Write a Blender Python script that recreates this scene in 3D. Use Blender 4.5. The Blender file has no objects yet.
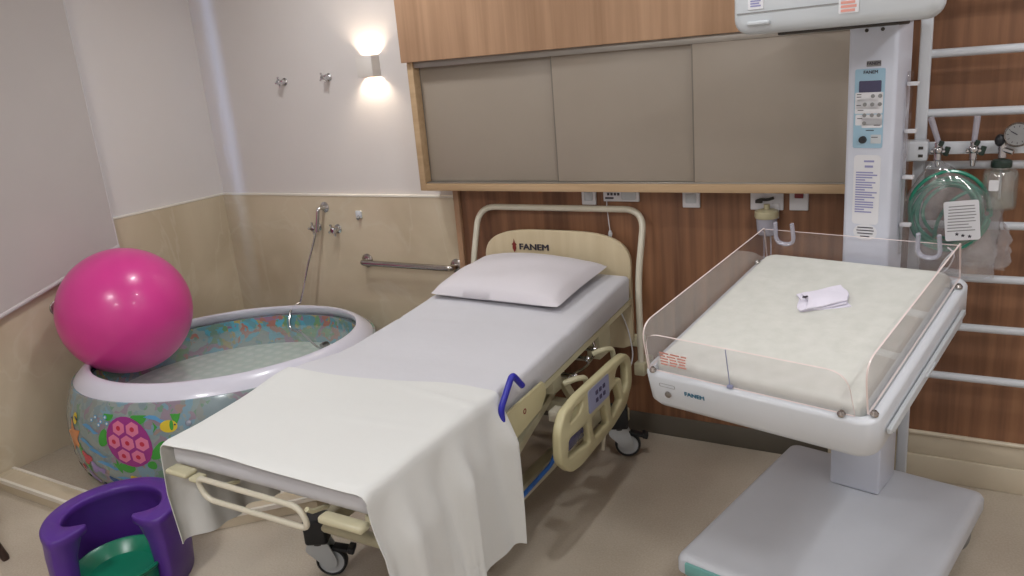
import bpy, bmesh, math, random
from mathutils import Vector, Matrix
from math import sin, cos, pi, radians, sqrt, atan2
random.seed(4)
S = bpy.context.scene
COL = S.collection
V = Vector

# ------------------------------------------------------------ camera, world, lights, exposure
def make_camera():
    pt, yw, rl, f = radians(15.93437845), radians(31.06173601), radians(-4.92074822), 786.5505
    F = V((-sin(yw)*cos(pt), cos(yw)*cos(pt), -sin(pt)))
    R = V((cos(yw), sin(yw), 0)); U = R.cross(F)
    R2 = R*cos(rl)+U*sin(rl); U2 = -R*sin(rl)+U*cos(rl)
    cam = bpy.data.cameras.new('camera'); cam.sensor_width = 36; cam.lens = f/1024*36
    cam.clip_start = .02
    o = bpy.data.objects.new('camera', cam); COL.objects.link(o)
    M = Matrix.Identity(4)
    for i in range(3):
        M[i][0] = R2[i]; M[i][1] = U2[i]; M[i][2] = -F[i]
    M.translation = (0, -3.24566, 1.75)
    o.matrix_world = M
    S.camera = o
make_camera()
S.view_settings.view_transform = 'Standard'; S.view_settings.look = 'None'
S.view_settings.gamma = 1; S.view_settings.use_curve_mapping = False
S.view_settings.exposure = -0.13

w = bpy.data.worlds.new('evening_sky'); S.world = w; w.use_nodes = True
bg = w.node_tree.nodes['Background']; bg.inputs[0].default_value = (.45, .62, 1, 1); bg.inputs[1].default_value = .25

XL, XR, YB, YF, ZC = -3.96, 1.7, 0.0, -4.6, 2.7
def area(name, loc, size, power, color=(1, 1, 1), rot=(0, 0, 0), size_y=None, shape='SQUARE'):
    l = bpy.data.lights.new(name, 'AREA'); l.energy = power; l.color = color; l.size = size
    l.shape = shape
    if size_y: l.shape = 'RECTANGLE'; l.size_y = size_y
    o = bpy.data.objects.new(name, l); o.location = loc; o.rotation_euler = rot; COL.objects.link(o)
    return o
# daylight outside the blinded window, pushing in through the gap beside the blind
area('window_daylight', (XL-.10, -1.85, 1.80), 1.2, 210, (.5, .66, 1), (0, radians(-90), 0), 1.0)
# the room's ceiling lamps (their housings are built further down)
LAMPS = [(-.85, -1.25, 8.5, .14), (-2.53, -.80, 12, .20), (-2.21, -2.99, 22, .40), (.85, -2.3, 15, .40), (-.75, -3.9, 20, .5), (.80, -1.05, 11, .10)]
LAMPCOL = (.965, .98, 1)
for (x, y, p_, s_) in LAMPS:
    area('ceiling_lamp_light', (x, y, ZC-.03), s_, p_, LAMPCOL, shape='DISK')

# ------------------------------------------------------------ materials
def lin(c):
    def f(v):
        v /= 255
        return v/12.92 if v <= .04045 else ((v+.055)/1.055)**2.4
    return (f(c[0]), f(c[1]), f(c[2]), 1)
def newmat(name):
    m = bpy.data.materials.new(name); m.use_nodes = True
    return m, m.node_tree.nodes, m.node_tree.links, m.node_tree.nodes['Principled BSDF']
def pm(name, col, rough=.5, metal=0, var=0, vscale=6, bump=0, bscale=60, col2=None, coat=0, spec=.5, sheen=0, trans=0, sss=0):
    m, N, L, b = newmat(name)
    b.inputs['Base Color'].default_value = lin(col); b.inputs['Roughness'].default_value = rough
    b.inputs['Metallic'].default_value = metal; b.inputs['Specular IOR Level'].default_value = spec
    b.inputs['Coat Weight'].default_value = coat; b.inputs['Sheen Weight'].default_value = sheen
    b.inputs['Transmission Weight'].default_value = trans
    tc = N.new('ShaderNodeTexCoord')
    if var or col2:
        n = N.new('ShaderNodeTexNoise'); n.inputs['Scale'].default_value = vscale; n.inputs['Detail'].default_value = 5
        L.new(tc.outputs['Object'], n.inputs['Vector'])
        r = N.new('ShaderNodeValToRGB'); L.new(n.outputs['Fac'], r.inputs[0])
        c2 = col2 if col2 else tuple(max(0, c*(1-var)) for c in col)
        r.color_ramp.elements[0].color = lin(c2); r.color_ramp.elements[1].color = lin(col)
        r.color_ramp.elements[0].position = .3; r.color_ramp.elements[1].position = .7
        L.new(r.outputs[0], b.inputs['Base Color'])
    if bump:
        n2 = N.new('ShaderNodeTexNoise'); n2.inputs['Scale'].default_value = bscale; n2.inputs['Detail'].default_value = 4
        L.new(tc.outputs['Object'], n2.inputs['Vector'])
        bp = N.new('ShaderNodeBump'); bp.inputs['Strength'].default_value = bump; bp.inputs['Distance'].default_value = .01
        L.new(n2.outputs['Fac'], bp.inputs['Height']); L.new(bp.outputs[0], b.inputs['Normal'])
    return m
def wood(name, c1, c2, scale=(30, 30, 1.2), rough=.45, spec=.4):
    m, N, L, b = newmat(name)
    tc = N.new('ShaderNodeTexCoord'); mp = N.new('ShaderNodeMapping'); mp.inputs['Scale'].default_value = scale
    L.new(tc.outputs['Object'], mp.inputs[0])
    n = N.new('ShaderNodeTexNoise'); n.inputs['Scale'].default_value = 1.0; n.inputs['Detail'].default_value = 7; n.inputs['Roughness'].default_value = .6
    n.inputs['Distortion'].default_value = .4
    L.new(mp.outputs[0], n.inputs['Vector'])
    n3 = N.new('ShaderNodeTexNoise'); n3.inputs['Scale'].default_value = .25; n3.inputs['Detail'].default_value = 3
    L.new(mp.outputs[0], n3.inputs['Vector'])
    mx = N.new('ShaderNodeMath'); mx.operation = 'ADD'; L.new(n.outputs['Fac'], mx.inputs[0]); L.new(n3.outputs['Fac'], mx.inputs[1])
    hv = N.new('ShaderNodeMath'); hv.operation = 'MULTIPLY'; hv.inputs[1].default_value = .5; L.new(mx.outputs[0], hv.inputs[0])
    r = N.new('ShaderNodeValToRGB'); r.color_ramp.elements[0].position = .36; r.color_ramp.elements[1].position = .64
    r.color_ramp.elements[0].color = lin(c1); r.color_ramp.elements[1].color = lin(c2)
    L.new(hv.outputs[0], r.inputs[0]); L.new(r.outputs[0], b.inputs['Base Color'])
    b.inputs['Roughness'].default_value = rough; b.inputs['Specular IOR Level'].default_value = spec
    return m
def marble(name, base, dark, vein):
    m, N, L, b = newmat(name)
    tc = N.new('ShaderNodeTexCoord')
    n = N.new('ShaderNodeTexNoise'); n.inputs['Scale'].default_value = 1.7; n.inputs['Detail'].default_value = 8; n.inputs['Distortion'].default_value = .7
    L.new(tc.outputs['Object'], n.inputs['Vector'])
    r = N.new('ShaderNodeValToRGB'); r.color_ramp.elements[0].color = lin(dark); r.color_ramp.elements[1].color = lin(base)
    r.color_ramp.elements[0].position = .32; r.color_ramp.elements[1].position = .62
    L.new(n.outputs['Fac'], r.inputs[0])
    n2 = N.new('ShaderNodeTexNoise'); n2.inputs['Scale'].default_value = 1.3; n2.inputs['Detail'].default_value = 5; n2.inputs['Distortion'].default_value = 1.6
    L.new(tc.outputs['Object'], n2.inputs['Vector'])
    r2 = N.new('ShaderNodeValToRGB'); e = r2.color_ramp.elements
    e[0].position = .485; e[0].color = (0, 0, 0, 1); e[1].position = .5; e[1].color = (.28, .28, .28, 1)
    x = e.new(.52); x.color = (0, 0, 0, 1)
    L.new(n2.outputs['Fac'], r2.inputs[0])
    mx = N.new('ShaderNodeMix'); mx.data_type = 'RGBA'; mx.inputs[7].default_value = lin(vein)
    L.new(r2.outputs[0], mx.inputs[0]); L.new(r.outputs[0], mx.inputs[6]); L.new(mx.outputs[2], b.inputs['Base Color'])
    b.inputs['Roughness'].default_value = .28; b.inputs['Specular IOR Level'].default_value = .4
    return m
def clear(name, tint=(1, 1, 1), gl=.12, rough=.03, milky=0, milkcol=(235, 235, 240)):
    """thin clear plastic: passes light straight through, mirrors at grazing angles, a little milkiness"""
    m, N, L, b = newmat(name); N.remove(b); out = N['Material Output']
    t = N.new('ShaderNodeBsdfTransparent'); t.inputs[0].default_value = (*tint, 1)
    g = N.new('ShaderNodeBsdfGlossy'); g.inputs['Roughness'].default_value = rough
    fr = N.new('ShaderNodeLayerWeight'); fr.inputs[0].default_value = .22
    mu = N.new('ShaderNodeMath'); mu.operation = 'MULTIPLY_ADD'; mu.inputs[1].default_value = .24; mu.inputs[2].default_value = gl*.3
    L.new(fr.outputs['Fresnel'], mu.inputs[0])
    mx = N.new('ShaderNodeMixShader'); L.new(mu.outputs[0], mx.inputs[0]); L.new(t.outputs[0], mx.inputs[1]); L.new(g.outputs[0], mx.inputs[2])
    last = mx
    if milky:
        d = N.new('ShaderNodeBsdfDiffuse'); d.inputs[0].default_value = lin(milkcol)
        m2 = N.new('ShaderNodeMixShader'); m2.inputs[0].default_value = milky
        L.new(mx.outputs[0], m2.inputs[1]); L.new(d.outputs[0], m2.inputs[2]); last = m2
    L.new(last.outputs[0], out.inputs[0])
    return m
def emis(name, col, st):
    m, N, L, b = newmat(name)
    b.inputs['Emission Color'].default_value = (*col, 1); b.inputs['Emission Strength'].default_value = st
    return m
def floor_mat():
    m, N, L, b = newmat('beige_vinyl')
    tc = N.new('ShaderNodeTexCoord')
    n = N.new('ShaderNodeTexNoise'); n.inputs['Scale'].default_value = 140; n.inputs['Detail'].default_value = 2
    n1 = N.new('ShaderNodeTexNoise'); n1.inputs['Scale'].default_value = 2.2; n1.inputs['Detail'].default_value = 6
    L.new(tc.outputs['Object'], n.inputs['Vector']); L.new(tc.outputs['Object'], n1.inputs['Vector'])
    a = N.new('ShaderNodeMath'); a.operation = 'MULTIPLY_ADD'; a.inputs[1].default_value = .6
    L.new(n.outputs['Fac'], a.inputs[0]); L.new(n1.outputs['Fac'], a.inputs[2])
    r = N.new('ShaderNodeValToRGB'); r.color_ramp.elements[0].position = .55; r.color_ramp.elements[1].position = 1.0
    r.color_ramp.elements[0].color = lin((176, 164, 148)); r.color_ramp.elements[1].color = lin((196, 185, 169))
    L.new(a.outputs[0], r.inputs[0]); L.new(r.outputs[0], b.inputs['Base Color'])
    b.inputs['Roughness'].default_value = .27; b.inputs['Specular IOR Level'].default_value = .6
    return m
def pool_mat(name, cyan=0):
    m, N, L, b = newmat(name)
    tc = N.new('ShaderNodeTexCoord'); v = N.new('ShaderNodeTexVoronoi'); v.inputs['Scale'].default_value = 23
    nz = N.new('ShaderNodeTexNoise'); nz.inputs['Scale'].default_value = 9; nz.inputs['Detail'].default_value = 3
    L.new(tc.outputs['Object'], nz.inputs['Vector'])
    ad = N.new('ShaderNodeMix'); ad.data_type = 'RGBA'; ad.inputs[0].default_value = .28
    L.new(tc.outputs['Object'], ad.inputs[6]); L.new(nz.outputs['Color'], ad.inputs[7]); L.new(ad.outputs[2], v.inputs['Vector'])
    sp = N.new('ShaderNodeSeparateColor'); L.new(v.outputs['Color'], sp.inputs[0])
    r = N.new('ShaderNodeValToRGB'); r.color_ramp.interpolation = 'CONSTANT'
    if cyan:
        cs = [(0, (100, 148, 160)), (.2, (112, 144, 130)), (.34, (92, 164, 186)), (.5, (140, 158, 156)), (.62, (150, 118, 142)), (.72, (110, 152, 112)), (.82, (168, 156, 100)), (.9, (166, 116, 104))]
    else:
        cs = [(0, (134, 150, 150)), (.22, (124, 142, 148)), (.38, (142, 152, 150)), (.52, (108, 142, 122)), (.62, (120, 152, 168)), (.74, (134, 142, 140)), (.84, (142, 128, 142)), (.93, (150, 132, 126))]
    el = r.color_ramp.elements
    el[0].position = 0; el[0].color = lin(cs[0][1]); el[1].position = cs[1][0]; el[1].color = lin(cs[1][1])
    for p_, c in cs[2:]:
        e = el.new(p_); e.color = lin(c)
    L.new(sp.outputs[0], r.inputs[0]); L.new(r.outputs[0], b.inputs['Base Color'])
    b.inputs['Roughness'].default_value = .16; b.inputs['Coat Weight'].default_value = .3
    return m
def bubble_mat():
    m, N, L, b = newmat('pale_bubble_floor')
    tc = N.new('ShaderNodeTexCoord'); v = N.new('ShaderNodeTexVoronoi'); v.inputs['Scale'].default_value = 14; v.inputs['Randomness'].default_value = 0
    L.new(tc.outputs['Object'], v.inputs['Vector'])
    r = N.new('ShaderNodeValToRGB'); r.color_ramp.elements[0].color = lin((248, 250, 248)); r.color_ramp.elements[1].color = lin((196, 214, 208))
    r.color_ramp.elements[0].position = .2; r.color_ramp.elements[1].position = .62
    L.new(v.outputs['Distance'], r.inputs[0]); L.new(r.outputs[0], b.inputs['Base Color'])
    b.inputs['Roughness'].default_value = .35
    return m

M = {}
M['wall'] = pm('white_wall_paint', (214, 208, 205), .7, var=.015, vscale=2, bump=.05, bscale=120)
M['ceil'] = pm('ceiling_paint', (226, 222, 216), .8, var=.01)
M['floor'] = floor_mat()
M['marble'] = marble('beige_marble', (206, 192, 168), (188, 173, 147), (214, 206, 188))
M['marble_tr'] = pm('pale_marble_edge', (234, 228, 216), .4, var=.03)
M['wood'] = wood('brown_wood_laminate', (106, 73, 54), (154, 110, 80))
M['oak'] = wood('light_oak_laminate', (160, 126, 98), (188, 152, 122))  # the wall's laminate again, light falling on the fascia put into the colour
M['oak_e'] = wood('oak_edge_strip', (170, 142, 108), (192, 164, 130), (1.5, 30, 30))
M['taupe'] = pm('taupe_door_laminate', (152, 141, 128), .42, var=.02, vscale=3)
M['doore'] = pm('door_edge_band', (120, 112, 102), .5, var=.03)
M['alu'] = pm('brushed_aluminium', (170, 166, 160), .35, .8, var=.05)
M['base'] = pm('beige_skirting', (206, 194, 172), .35, var=.03)
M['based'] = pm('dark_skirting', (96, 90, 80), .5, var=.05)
M['blind'] = pm('blind_fabric', (190, 184, 182), .85, var=.015, vscale=4, bump=.08, bscale=300)
M['blind_b'] = pm('blind_hem', (206, 202, 202), .5, var=.02)
M['white'] = pm('white_enamel', (209, 213, 219), .3, var=.02, coat=.2)
M['bluewhite'] = pm('cool_white_plastic', (206, 210, 222), .32, var=.02, coat=.15)
M['greywhite'] = pm('grey_white_plastic', (194, 199, 203), .3, var=.02, coat=.2)
M['basegrey'] = pm('grey_base_shell', (199, 202, 209), .35, var=.02)
M['teal'] = pm('pale_teal_trim', (120, 178, 174), .35, var=.04)
M['cream'] = pm('cream_enamel', (196, 190, 160), .35, var=.03)
M['creamp'] = pm('cream_plastic', (192, 184, 146), .42, var=.04)
M['tube'] = pm('cream_tube_paint', (206, 200, 182), .28, var=.02, coat=.3)
M['maple'] = wood('maple_headboard', (194, 178, 146), (208, 194, 164), (20, 20, 1.5), .4)
M['sheet'] = pm('white_cotton', (216, 216, 218), .85, var=.015, vscale=3, bump=.12, bscale=35, sheen=.2)
M['cover'] = pm('white_mattress_sheet', (201, 201, 207), .8, var=.02, vscale=3, bump=.15, bscale=22, sheen=.2)
M['drape'] = pm('cream_white_drape', (210, 211, 209), .85, var=.012, vscale=2, bump=.1, bscale=25, sheen=.2)
M['pillow'] = pm('white_pillow_cotton', (214, 210, 216), .8, var=.015, vscale=4, bump=.12, bscale=20, sheen=.2)
M['black'] = pm('black_rubber', (34, 36, 40), .5, var=.1)
M['dark'] = pm('dark_metal', (70, 66, 62), .5, .3, var=.1)
M['grey'] = pm('grey_plastic', (140, 140, 140), .45, var=.05)
M['chrome'] = pm('chrome', (205, 205, 208), .14, 1, var=.03)
M['steel'] = pm('satin_steel', (178, 172, 168), .25, 1, var=.04)
M['blue'] = pm('blue_plastic', (40, 40, 165), .35, var=.06)
M['bluetube'] = pm('blue_tube', (54, 110, 190), .35, var=.05)
M['labelblue'] = pm('blue_grey_label', (146, 150, 180), .4, var=.04)
M['labelpale'] = pm('pale_blue_panel', (158, 192, 212), .35, var=.03)
M['paper'] = pm('white_paper', (222, 222, 226), .6, var=.02)
M['lilac'] = pm('lilac_print', (150, 150, 192), .6, var=.04)
M['darktext'] = pm('dark_print', (52, 48, 60), .5, var=.05)
M['redtext'] = pm('dark_red_print', (130, 40, 36), .5, var=.05)
M['pinktext'] = pm('pale_red_print', (226, 158, 146), .5, var=.05)
M['tealtext'] = pm('blue_print', (42, 110, 140), .5, var=.05)
M['lcd'] = pm('dark_display', (78, 76, 104), .15, var=.05)
M['redbtn'] = pm('dark_red_plastic', (130, 40, 50), .35, var=.05)
M['pink'] = pm('pink_ball_rubber', (222, 66, 152), .28, var=.04, vscale=3, coat=.1)
M['purple'] = pm('purple_plastic', (86, 46, 144), .38, var=.08, vscale=4)
M['green'] = pm('green_plastic', (18, 122, 92), .28, var=.08, vscale=5)
M['rim'] = pm('lavender_white_vinyl', (214, 213, 226), .28, var=.02, coat=.3)
M['poolout'] = pool_mat('printed_pool_vinyl'); M['poolin'] = pool_mat('printed_pool_vinyl_inside', 1)
M['bubble'] = bubble_mat()
M['water'] = clear('pool_water', (.98, .99, .99), .25, .02, .16, (226, 236, 234))
M['acr'] = clear('clear_acrylic', (.975, .97, .975), .10, .03, .025, (210, 205, 210))
M['acre'] = pm('acrylic_edge', (232, 216, 212), .2, var=.02)  # pale tone painted for the glow of light gathered in polished edges
M['glass'] = clear('clear_glass', (.985, .99, .985), .4, .03, .07, (220, 226, 220))
M['bag'] = clear('clear_plastic_bag', (.96, .96, .97), .5, .10, .10, (230, 230, 236))
M['clip'] = clear('translucent_clip', (.93, .93, .97), .3, .15, .35, (214, 214, 226))
M['gtube'] = pm('green_oxygen_tube', (36, 138, 112), .25, var=.06, coat=.3)
M['dgreen'] = pm('dark_green_cap', (34, 52, 44), .4, var=.08)
M['yellow'] = pm('pale_yellow_plastic', (192, 184, 150), .4, var=.05)
M['warmbed'] = pm('quilted_cream_fabric', (214, 214, 208), .75, col2=(204, 205, 198), vscale=22, bump=.1, bscale=50)
M['cloth'] = pm('folded_cloth', (232, 228, 242), .8, var=.03, bump=.15, bscale=60)
M['lampbody'] = pm('white_lamp_body', (214, 208, 202), .5, var=.02)
M['bulb'] = emis('lamp_glow', (1, .86, .68), 18)
M['diff'] = emis('lamp_diffuser', (1, .94, .88), 10)
M['pglass'] = clear('window_glass', (.9, .95, 1), .2, .02)
for k, c in dict(t_purple=(158, 54, 136), t_pink=(228, 126, 162), t_red=(200, 50, 76), t_green=(66, 160, 62), t_yellow=(222, 196, 56), t_orange=(222, 142, 88),
                 t_blue=(96, 158, 206), t_dblue=(44, 84, 140), t_lav=(150, 130, 190), t_dark=(50, 60, 80), t_teal=(60, 132, 128), t_white=(214, 222, 216)).items():
    M[k] = pm(k.replace('t_', 'print_'), c, .22, var=.05)

# ------------------------------------------------------------ mesh helpers
ROOT = {}
def thing(name, label, cat, loc=(0, 0, 0), rotz=0, group=None):
    o = bpy.data.objects.new(name, None); COL.objects.link(o)
    o.empty_display_size = .05
    o.location = loc; o.rotation_euler = (0, 0, rotz)
    o['label'] = label; o['category'] = cat
    if group: o['group'] = group
    ROOT[o.name] = Matrix.Translation(loc) @ Matrix.Rotation(rotz, 4, 'Z')
    return o
SPLIT = {'side_panel', 'foot_pad', 'rail_bracket', 'side_rail_arm', 'button', 'column_screw', 'channel_clip', 'panel_bolt', 'bracket_mark',
         'foot_handle_bracket', 'wall_bracket', 'head_crossbar', 'drain_tube', 'rail_grip', 'lift_arm', 'valve_knob', 'control_button'}
def islands(bm):
    bm.verts.ensure_lookup_table(); seen = set(); out = []
    for v in bm.verts:
        if v.index in seen: continue
        st_k, comp = [v], []
        seen.add(v.index)
        while st_k:
            q = st_k.pop(); comp.append(q.index)
            for e in q.link_edges:
                w_ = e.other_vert(q)
                if w_.index not in seen: seen.add(w_.index); st_k.append(w_)
        out.append(set(comp))
    return out
def obj(name, bm, mat, parent=None, xf=None, ang=35, loc=None, recalc=True):
    if name in SPLIT and parent is not None:
        bm.verts.index_update(); isl = islands(bm)
        if len(isl) > 1:
            first = None
            for comp in isl:
                c = bm.copy(); c.verts.ensure_lookup_table()
                bmesh.ops.delete(c, geom=[v for v in c.verts if v.index not in comp], context='VERTS')
                o = obj1(name, c, mat, parent, xf, ang, loc, recalc)
                first = first or o
            bm.free(); return first
    return obj1(name, bm, mat, parent, xf, ang, loc, recalc)
def obj1(name, bm, mat, parent=None, xf=None, ang=35, loc=None, recalc=True):
    if xf is not None: bm.transform(xf)
    if parent is not None:
        bm.transform(ROOT[parent.name].inverted())
    elif loc is not None:
        bm.transform(Matrix.Translation(-V(loc)))
    if recalc: bmesh.ops.recalc_face_normals(bm, faces=bm.faces)
    me = bpy.data.meshes.new(name); bm.to_mesh(me); bm.free()
    for p in me.polygons: p.use_smooth = True
    try: me.set_sharp_from_angle(angle=radians(ang))
    except Exception: pass
    for m in (mat if isinstance(mat, (list, tuple)) else [mat]): me.materials.append(m)
    o = bpy.data.objects.new(name, me); COL.objects.link(o)
    if parent is not None:
        o.parent = parent; ROOT[o.name] = ROOT[parent.name]
    elif loc is not None:
        o.location = loc; ROOT[o.name] = Matrix.Translation(loc)
    else: ROOT[o.name] = Matrix.Identity(4)
    return o
def tag(o, label, cat, group=None, kind=None):
    o['label'] = label; o['category'] = cat
    if group: o['group'] = group
    if kind: o['kind'] = kind
    return o
def plabel(o, label): o['label'] = label; return o
def struct(name, bm, m, ang=35):
    o = obj(name, bm, m, ang=ang); o['kind'] = 'structure'; return o
def dup(root, loc, rotz=None, label=None, group=None):
    def rec(o, par):
        c = o.copy(); COL.objects.link(c)
        if par is not None: c.parent = par
        for ch in [x for x in bpy.data.objects if x.parent == o]: rec(ch, c)
        return c
    c = rec(root, None); c.location = loc
    if rotz is not None: c.rotation_euler = (0, 0, rotz)
    if label: c['label'] = label
    if group: c['group'] = group
    return c
def dup_part(o, parent, offset):
    c = o.copy(); COL.objects.link(c); c.parent = parent
    c.location = o.location + V(offset)
    for ch in [x for x in bpy.data.objects if x.parent == o]:
        d = ch.copy(); COL.objects.link(d); d.parent = c
    return c
def NB(): return bmesh.new()
def box(bm, x0, x1, y0, y1, z0, z1, bev=0, seg=2, xf=None, mi=0):
    g = bmesh.ops.create_cube(bm, size=1)
    vs = g['verts']
    for v in vs:
        v.co = V((x0+(v.co.x+.5)*(x1-x0), y0+(v.co.y+.5)*(y1-y0), z0+(v.co.z+.5)*(z1-z0)))
    fs = set(f for v in vs for f in v.link_faces)
    for f in fs: f.material_index = mi
    if bev:
        es = list({e for v in vs for e in v.link_edges})
        r = bmesh.ops.bevel(bm, geom=es, offset=bev, segments=seg, affect='EDGES', profile=.5)
        vs = list({v for f in r['faces'] for v in f.verts} | {v for v in vs if v.is_valid})
        for f in r['faces']: f.material_index = mi
    if xf is not None:
        for v in vs: v.co = xf @ v.co
    return bm
def frame_along(pts, closed):
    n = len(pts); T = []
    for i in range(n):
        if closed: t = pts[(i+1) % n]-pts[i-1]
        elif i == 0: t = pts[1]-pts[0]
        elif i == n-1: t = pts[-1]-pts[-2]
        else: t = pts[i+1]-pts[i-1]
        T.append(t.normalized())
    up = V((0, 0, 1)) if abs(T[0].z) < .9 else V((1, 0, 0))
    N_ = (up-T[0]*up.dot(T[0])).normalized(); out = []
    for i in range(n):
        N_ = (N_-T[i]*N_.dot(T[i])).normalized()
        out.append((N_.copy(), T[i].cross(N_)))
    return out
def tube(bm, pts, r, seg=10, closed=False, rad2=None, mi=0, caps=True):
    pts = [V(p) for p in pts]; fr = frame_along(pts, closed); rings = []
    for i, (p, (a, b)) in enumerate(zip(pts, fr)):
        rr = r[i] if isinstance(r, (list, tuple)) else r
        r2 = rad2 if rad2 else rr
        rings.append([bm.verts.new(p+a*cos(2*pi*k/seg)*rr+b*sin(2*pi*k/seg)*r2) for k in range(seg)])
    n = len(rings)
    for i in range(n if closed else n-1):
        A, B = rings[i], rings[(i+1) % n]
        for k in range(seg):
            f = bm.faces.new((A[k], A[(k+1) % seg], B[(k+1) % seg], B[k])); f.material_index = mi
    if not closed and caps:
        bm.faces.new(rings[0][::-1]).material_index = mi; bm.faces.new(rings[-1]).material_index = mi
    return bm
def rnd(pts, r, n=6, closed=False):
    """round the corners of a polyline"""
    pts = [V(p) for p in pts]; out = []; N_ = len(pts)
    for i, p in enumerate(pts):
        if not closed and i in (0, N_-1): out.append(p); continue
        a, b = pts[i-1], pts[(i+1) % N_]
        da, db = (a-p), (b-p)
        rr = min(r, da.length*.49, db.length*.49)
        s, e = p+da.normalized()*rr, p+db.normalized()*rr
        for k in range(n+1):
            t = k/n; out.append(s*(1-t)**2+p*2*t*(1-t)+e*t*t)
    return out
def lathe(bm, prof, seg=24, xf=None, mi=0, sx=1, sy=1):
    """profile of (r, z) revolved about z"""
    rings = []
    for r, z in prof:
        if r < 1e-5: rings.append([bm.verts.new((0, 0, z))])
        else: rings.append([bm.verts.new((r*cos(2*pi*k/seg)*sx, r*sin(2*pi*k/seg)*sy, z)) for k in range(seg)])
    for A, B in zip(rings[:-1], rings[1:]):
        for k in range(seg):
            k2 = (k+1) % seg
            if len(A) == 1 and len(B) == 1: continue
            if len(A) == 1: f = bm.faces.new((A[0], B[k], B[k2]))
            elif len(B) == 1: f = bm.faces.new((A[k], A[k2], B[0]))
            else: f = bm.faces.new((A[k], A[k2], B[k2], B[k]))
            f.material_index = mi
    if xf is not None:
        for R_ in rings:
            for v in R_: v.co = xf @ v.co
    return bm
def cyl(bm, a, b, r, seg=16, mi=0, r2=None):
    a, b = V(a), V(b)
    q = (b-a).to_track_quat('Z', 'Y').to_matrix().to_4x4(); xf = Matrix.Translation(a) @ q
    L_ = (b-a).length; r2 = r if r2 is None else r2
    e = min(.002, r*.2)
    return lathe(bm, [(0, 0), (r-e, 0), (r, e), (r2, L_-e), (r2-e, L_), (0, L_)], seg, xf, mi)
def ball(bm, c, r, seg=16, sc=(1, 1, 1), mi=0):
    n = seg//2
    prof = [(r*sin(pi*i/n), -r*cos(pi*i/n)) for i in range(n+1)]
    prof[0] = (0, -r); prof[-1] = (0, r)
    return lathe(bm, prof, seg, Matrix.Translation(c) @ Matrix.Diagonal((*sc, 1)), mi)
def rr(x0, y0, x1, y1, r, n=5):
    out = []
    rs = r if isinstance(r, (list, tuple)) else [r]*4
    for (cx, cy, sx, sy, a), q in zip(((x1, y1, -1, -1, 0), (x0, y1, 1, -1, 90), (x0, y0, 1, 1, 180), (x1, y0, -1, 1, 270)), rs):
        for k in range(n+1):
            t = radians(a+90*k/n); out.append((cx+sx*q+cos(t)*q, cy+sy*q+sin(t)*q))
    return out
def plate(outline, th, xf=None, holes=(), bev=0, edge_mi=None):
    """2-D outline (with holes) made into a slab of thickness th centred on its plane"""
    cu = bpy.data.curves.new('c', 'CURVE'); cu.dimensions = '2D'; cu.fill_mode = 'BOTH'; cu.extrude = max(th/2-bev, 1e-5)
    cu.bevel_depth = bev; cu.bevel_resolution = 2
    cu.offset = -bev
    for pl in [outline]+list(holes):
        s = cu.splines.new('POLY'); s.points.add(len(pl)-1); s.use_cyclic_u = True
        for pt, q in zip(s.points, pl): pt.co = (q[0], q[1], 0, 1)
    o = bpy.data.objects.new('c', cu); COL.objects.link(o)
    me = bpy.data.meshes.new_from_object(o.evaluated_get(bpy.context.evaluated_depsgraph_get()))
    bm = bmesh.new(); bm.from_mesh(me)
    bpy.data.objects.remove(o); bpy.data.meshes.remove(me); bpy.data.curves.remove(cu)
    bmesh.ops.remove_doubles(bm, verts=bm.verts, dist=1e-5)
    for f in bm.faces: f.material_index = 0
    if edge_mi is not None:
        bm.normal_update()
        for f in bm.faces:
            if abs(f.normal.z) < .5: f.material_index = edge_mi
    if xf is not None: bm.transform(xf)
    return bm
def textbm(body, size, xf, extrude=.0006, offset=0.0, align='CENTER', sx=1, bold=.028):
    cu = bpy.data.curves.new('t', 'FONT'); cu.body = body; cu.size = size; cu.extrude = extrude; cu.offset = 0
    cu.align_x = align; cu.align_y = 'CENTER'
    o = bpy.data.objects.new('t', cu); COL.objects.link(o)
    me = bpy.data.meshes.new_from_object(o.evaluated_get(bpy.context.evaluated_depsgraph_get()))
    bm = bmesh.new(); bm.from_mesh(me); bpy.data.objects.remove(o); bpy.data.meshes.remove(me); bpy.data.curves.remove(cu)
    for f in bm.faces: f.material_index = 0
    base = bm.copy()
    for dx, dy in ((1, 0), (-1, 0), (0, .7), (0, -.7)):
        c = base.copy(); c.transform(Matrix.Translation((dx*bold*size, dy*bold*size, dx*1e-5+dy*2e-5)))
        me = bpy.data.meshes.new('tmp'); c.to_mesh(me); c.free(); bm.from_mesh(me); bpy.data.meshes.remove(me)
    base.free()
    bm.transform(xf @ Matrix.Diagonal((sx, 1, 1, 1)))
    return bm
def merge(a, b, mi=None):
    """append bmesh b into a"""
    if mi is not None:
        for f in b.faces: f.material_index = mi
    me = bpy.data.meshes.new('tmp'); b.to_mesh(me); b.free(); a.from_mesh(me); bpy.data.meshes.remove(me)
    return a
def loft(bm, secs, caps=True, mi=0, closed=True):
    rings = [[bm.verts.new(p) for p in s] for s in secs]
    n = len(rings[0])
    for A, B in zip(rings[:-1], rings[1:]):
        for k in range(n if closed else n-1):
            f = bm.faces.new((A[k], A[(k+1) % n], B[(k+1) % n], B[k])); f.material_index = mi
    if caps:
        bm.faces.new(rings[0][::-1]).material_index = mi; bm.faces.new(rings[-1]).material_index = mi
    return bm
def TR(x, y, z): return Matrix.Translation((x, y, z))
def RX(a): return Matrix.Rotation(radians(a), 4, 'X')
def RY(a): return Matrix.Rotation(radians(a), 4, 'Y')
def RZ(a): return Matrix.Rotation(radians(a), 4, 'Z')
FACE_CAM = RX(90)      # a plate drawn in x-y stands up facing -y

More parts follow.
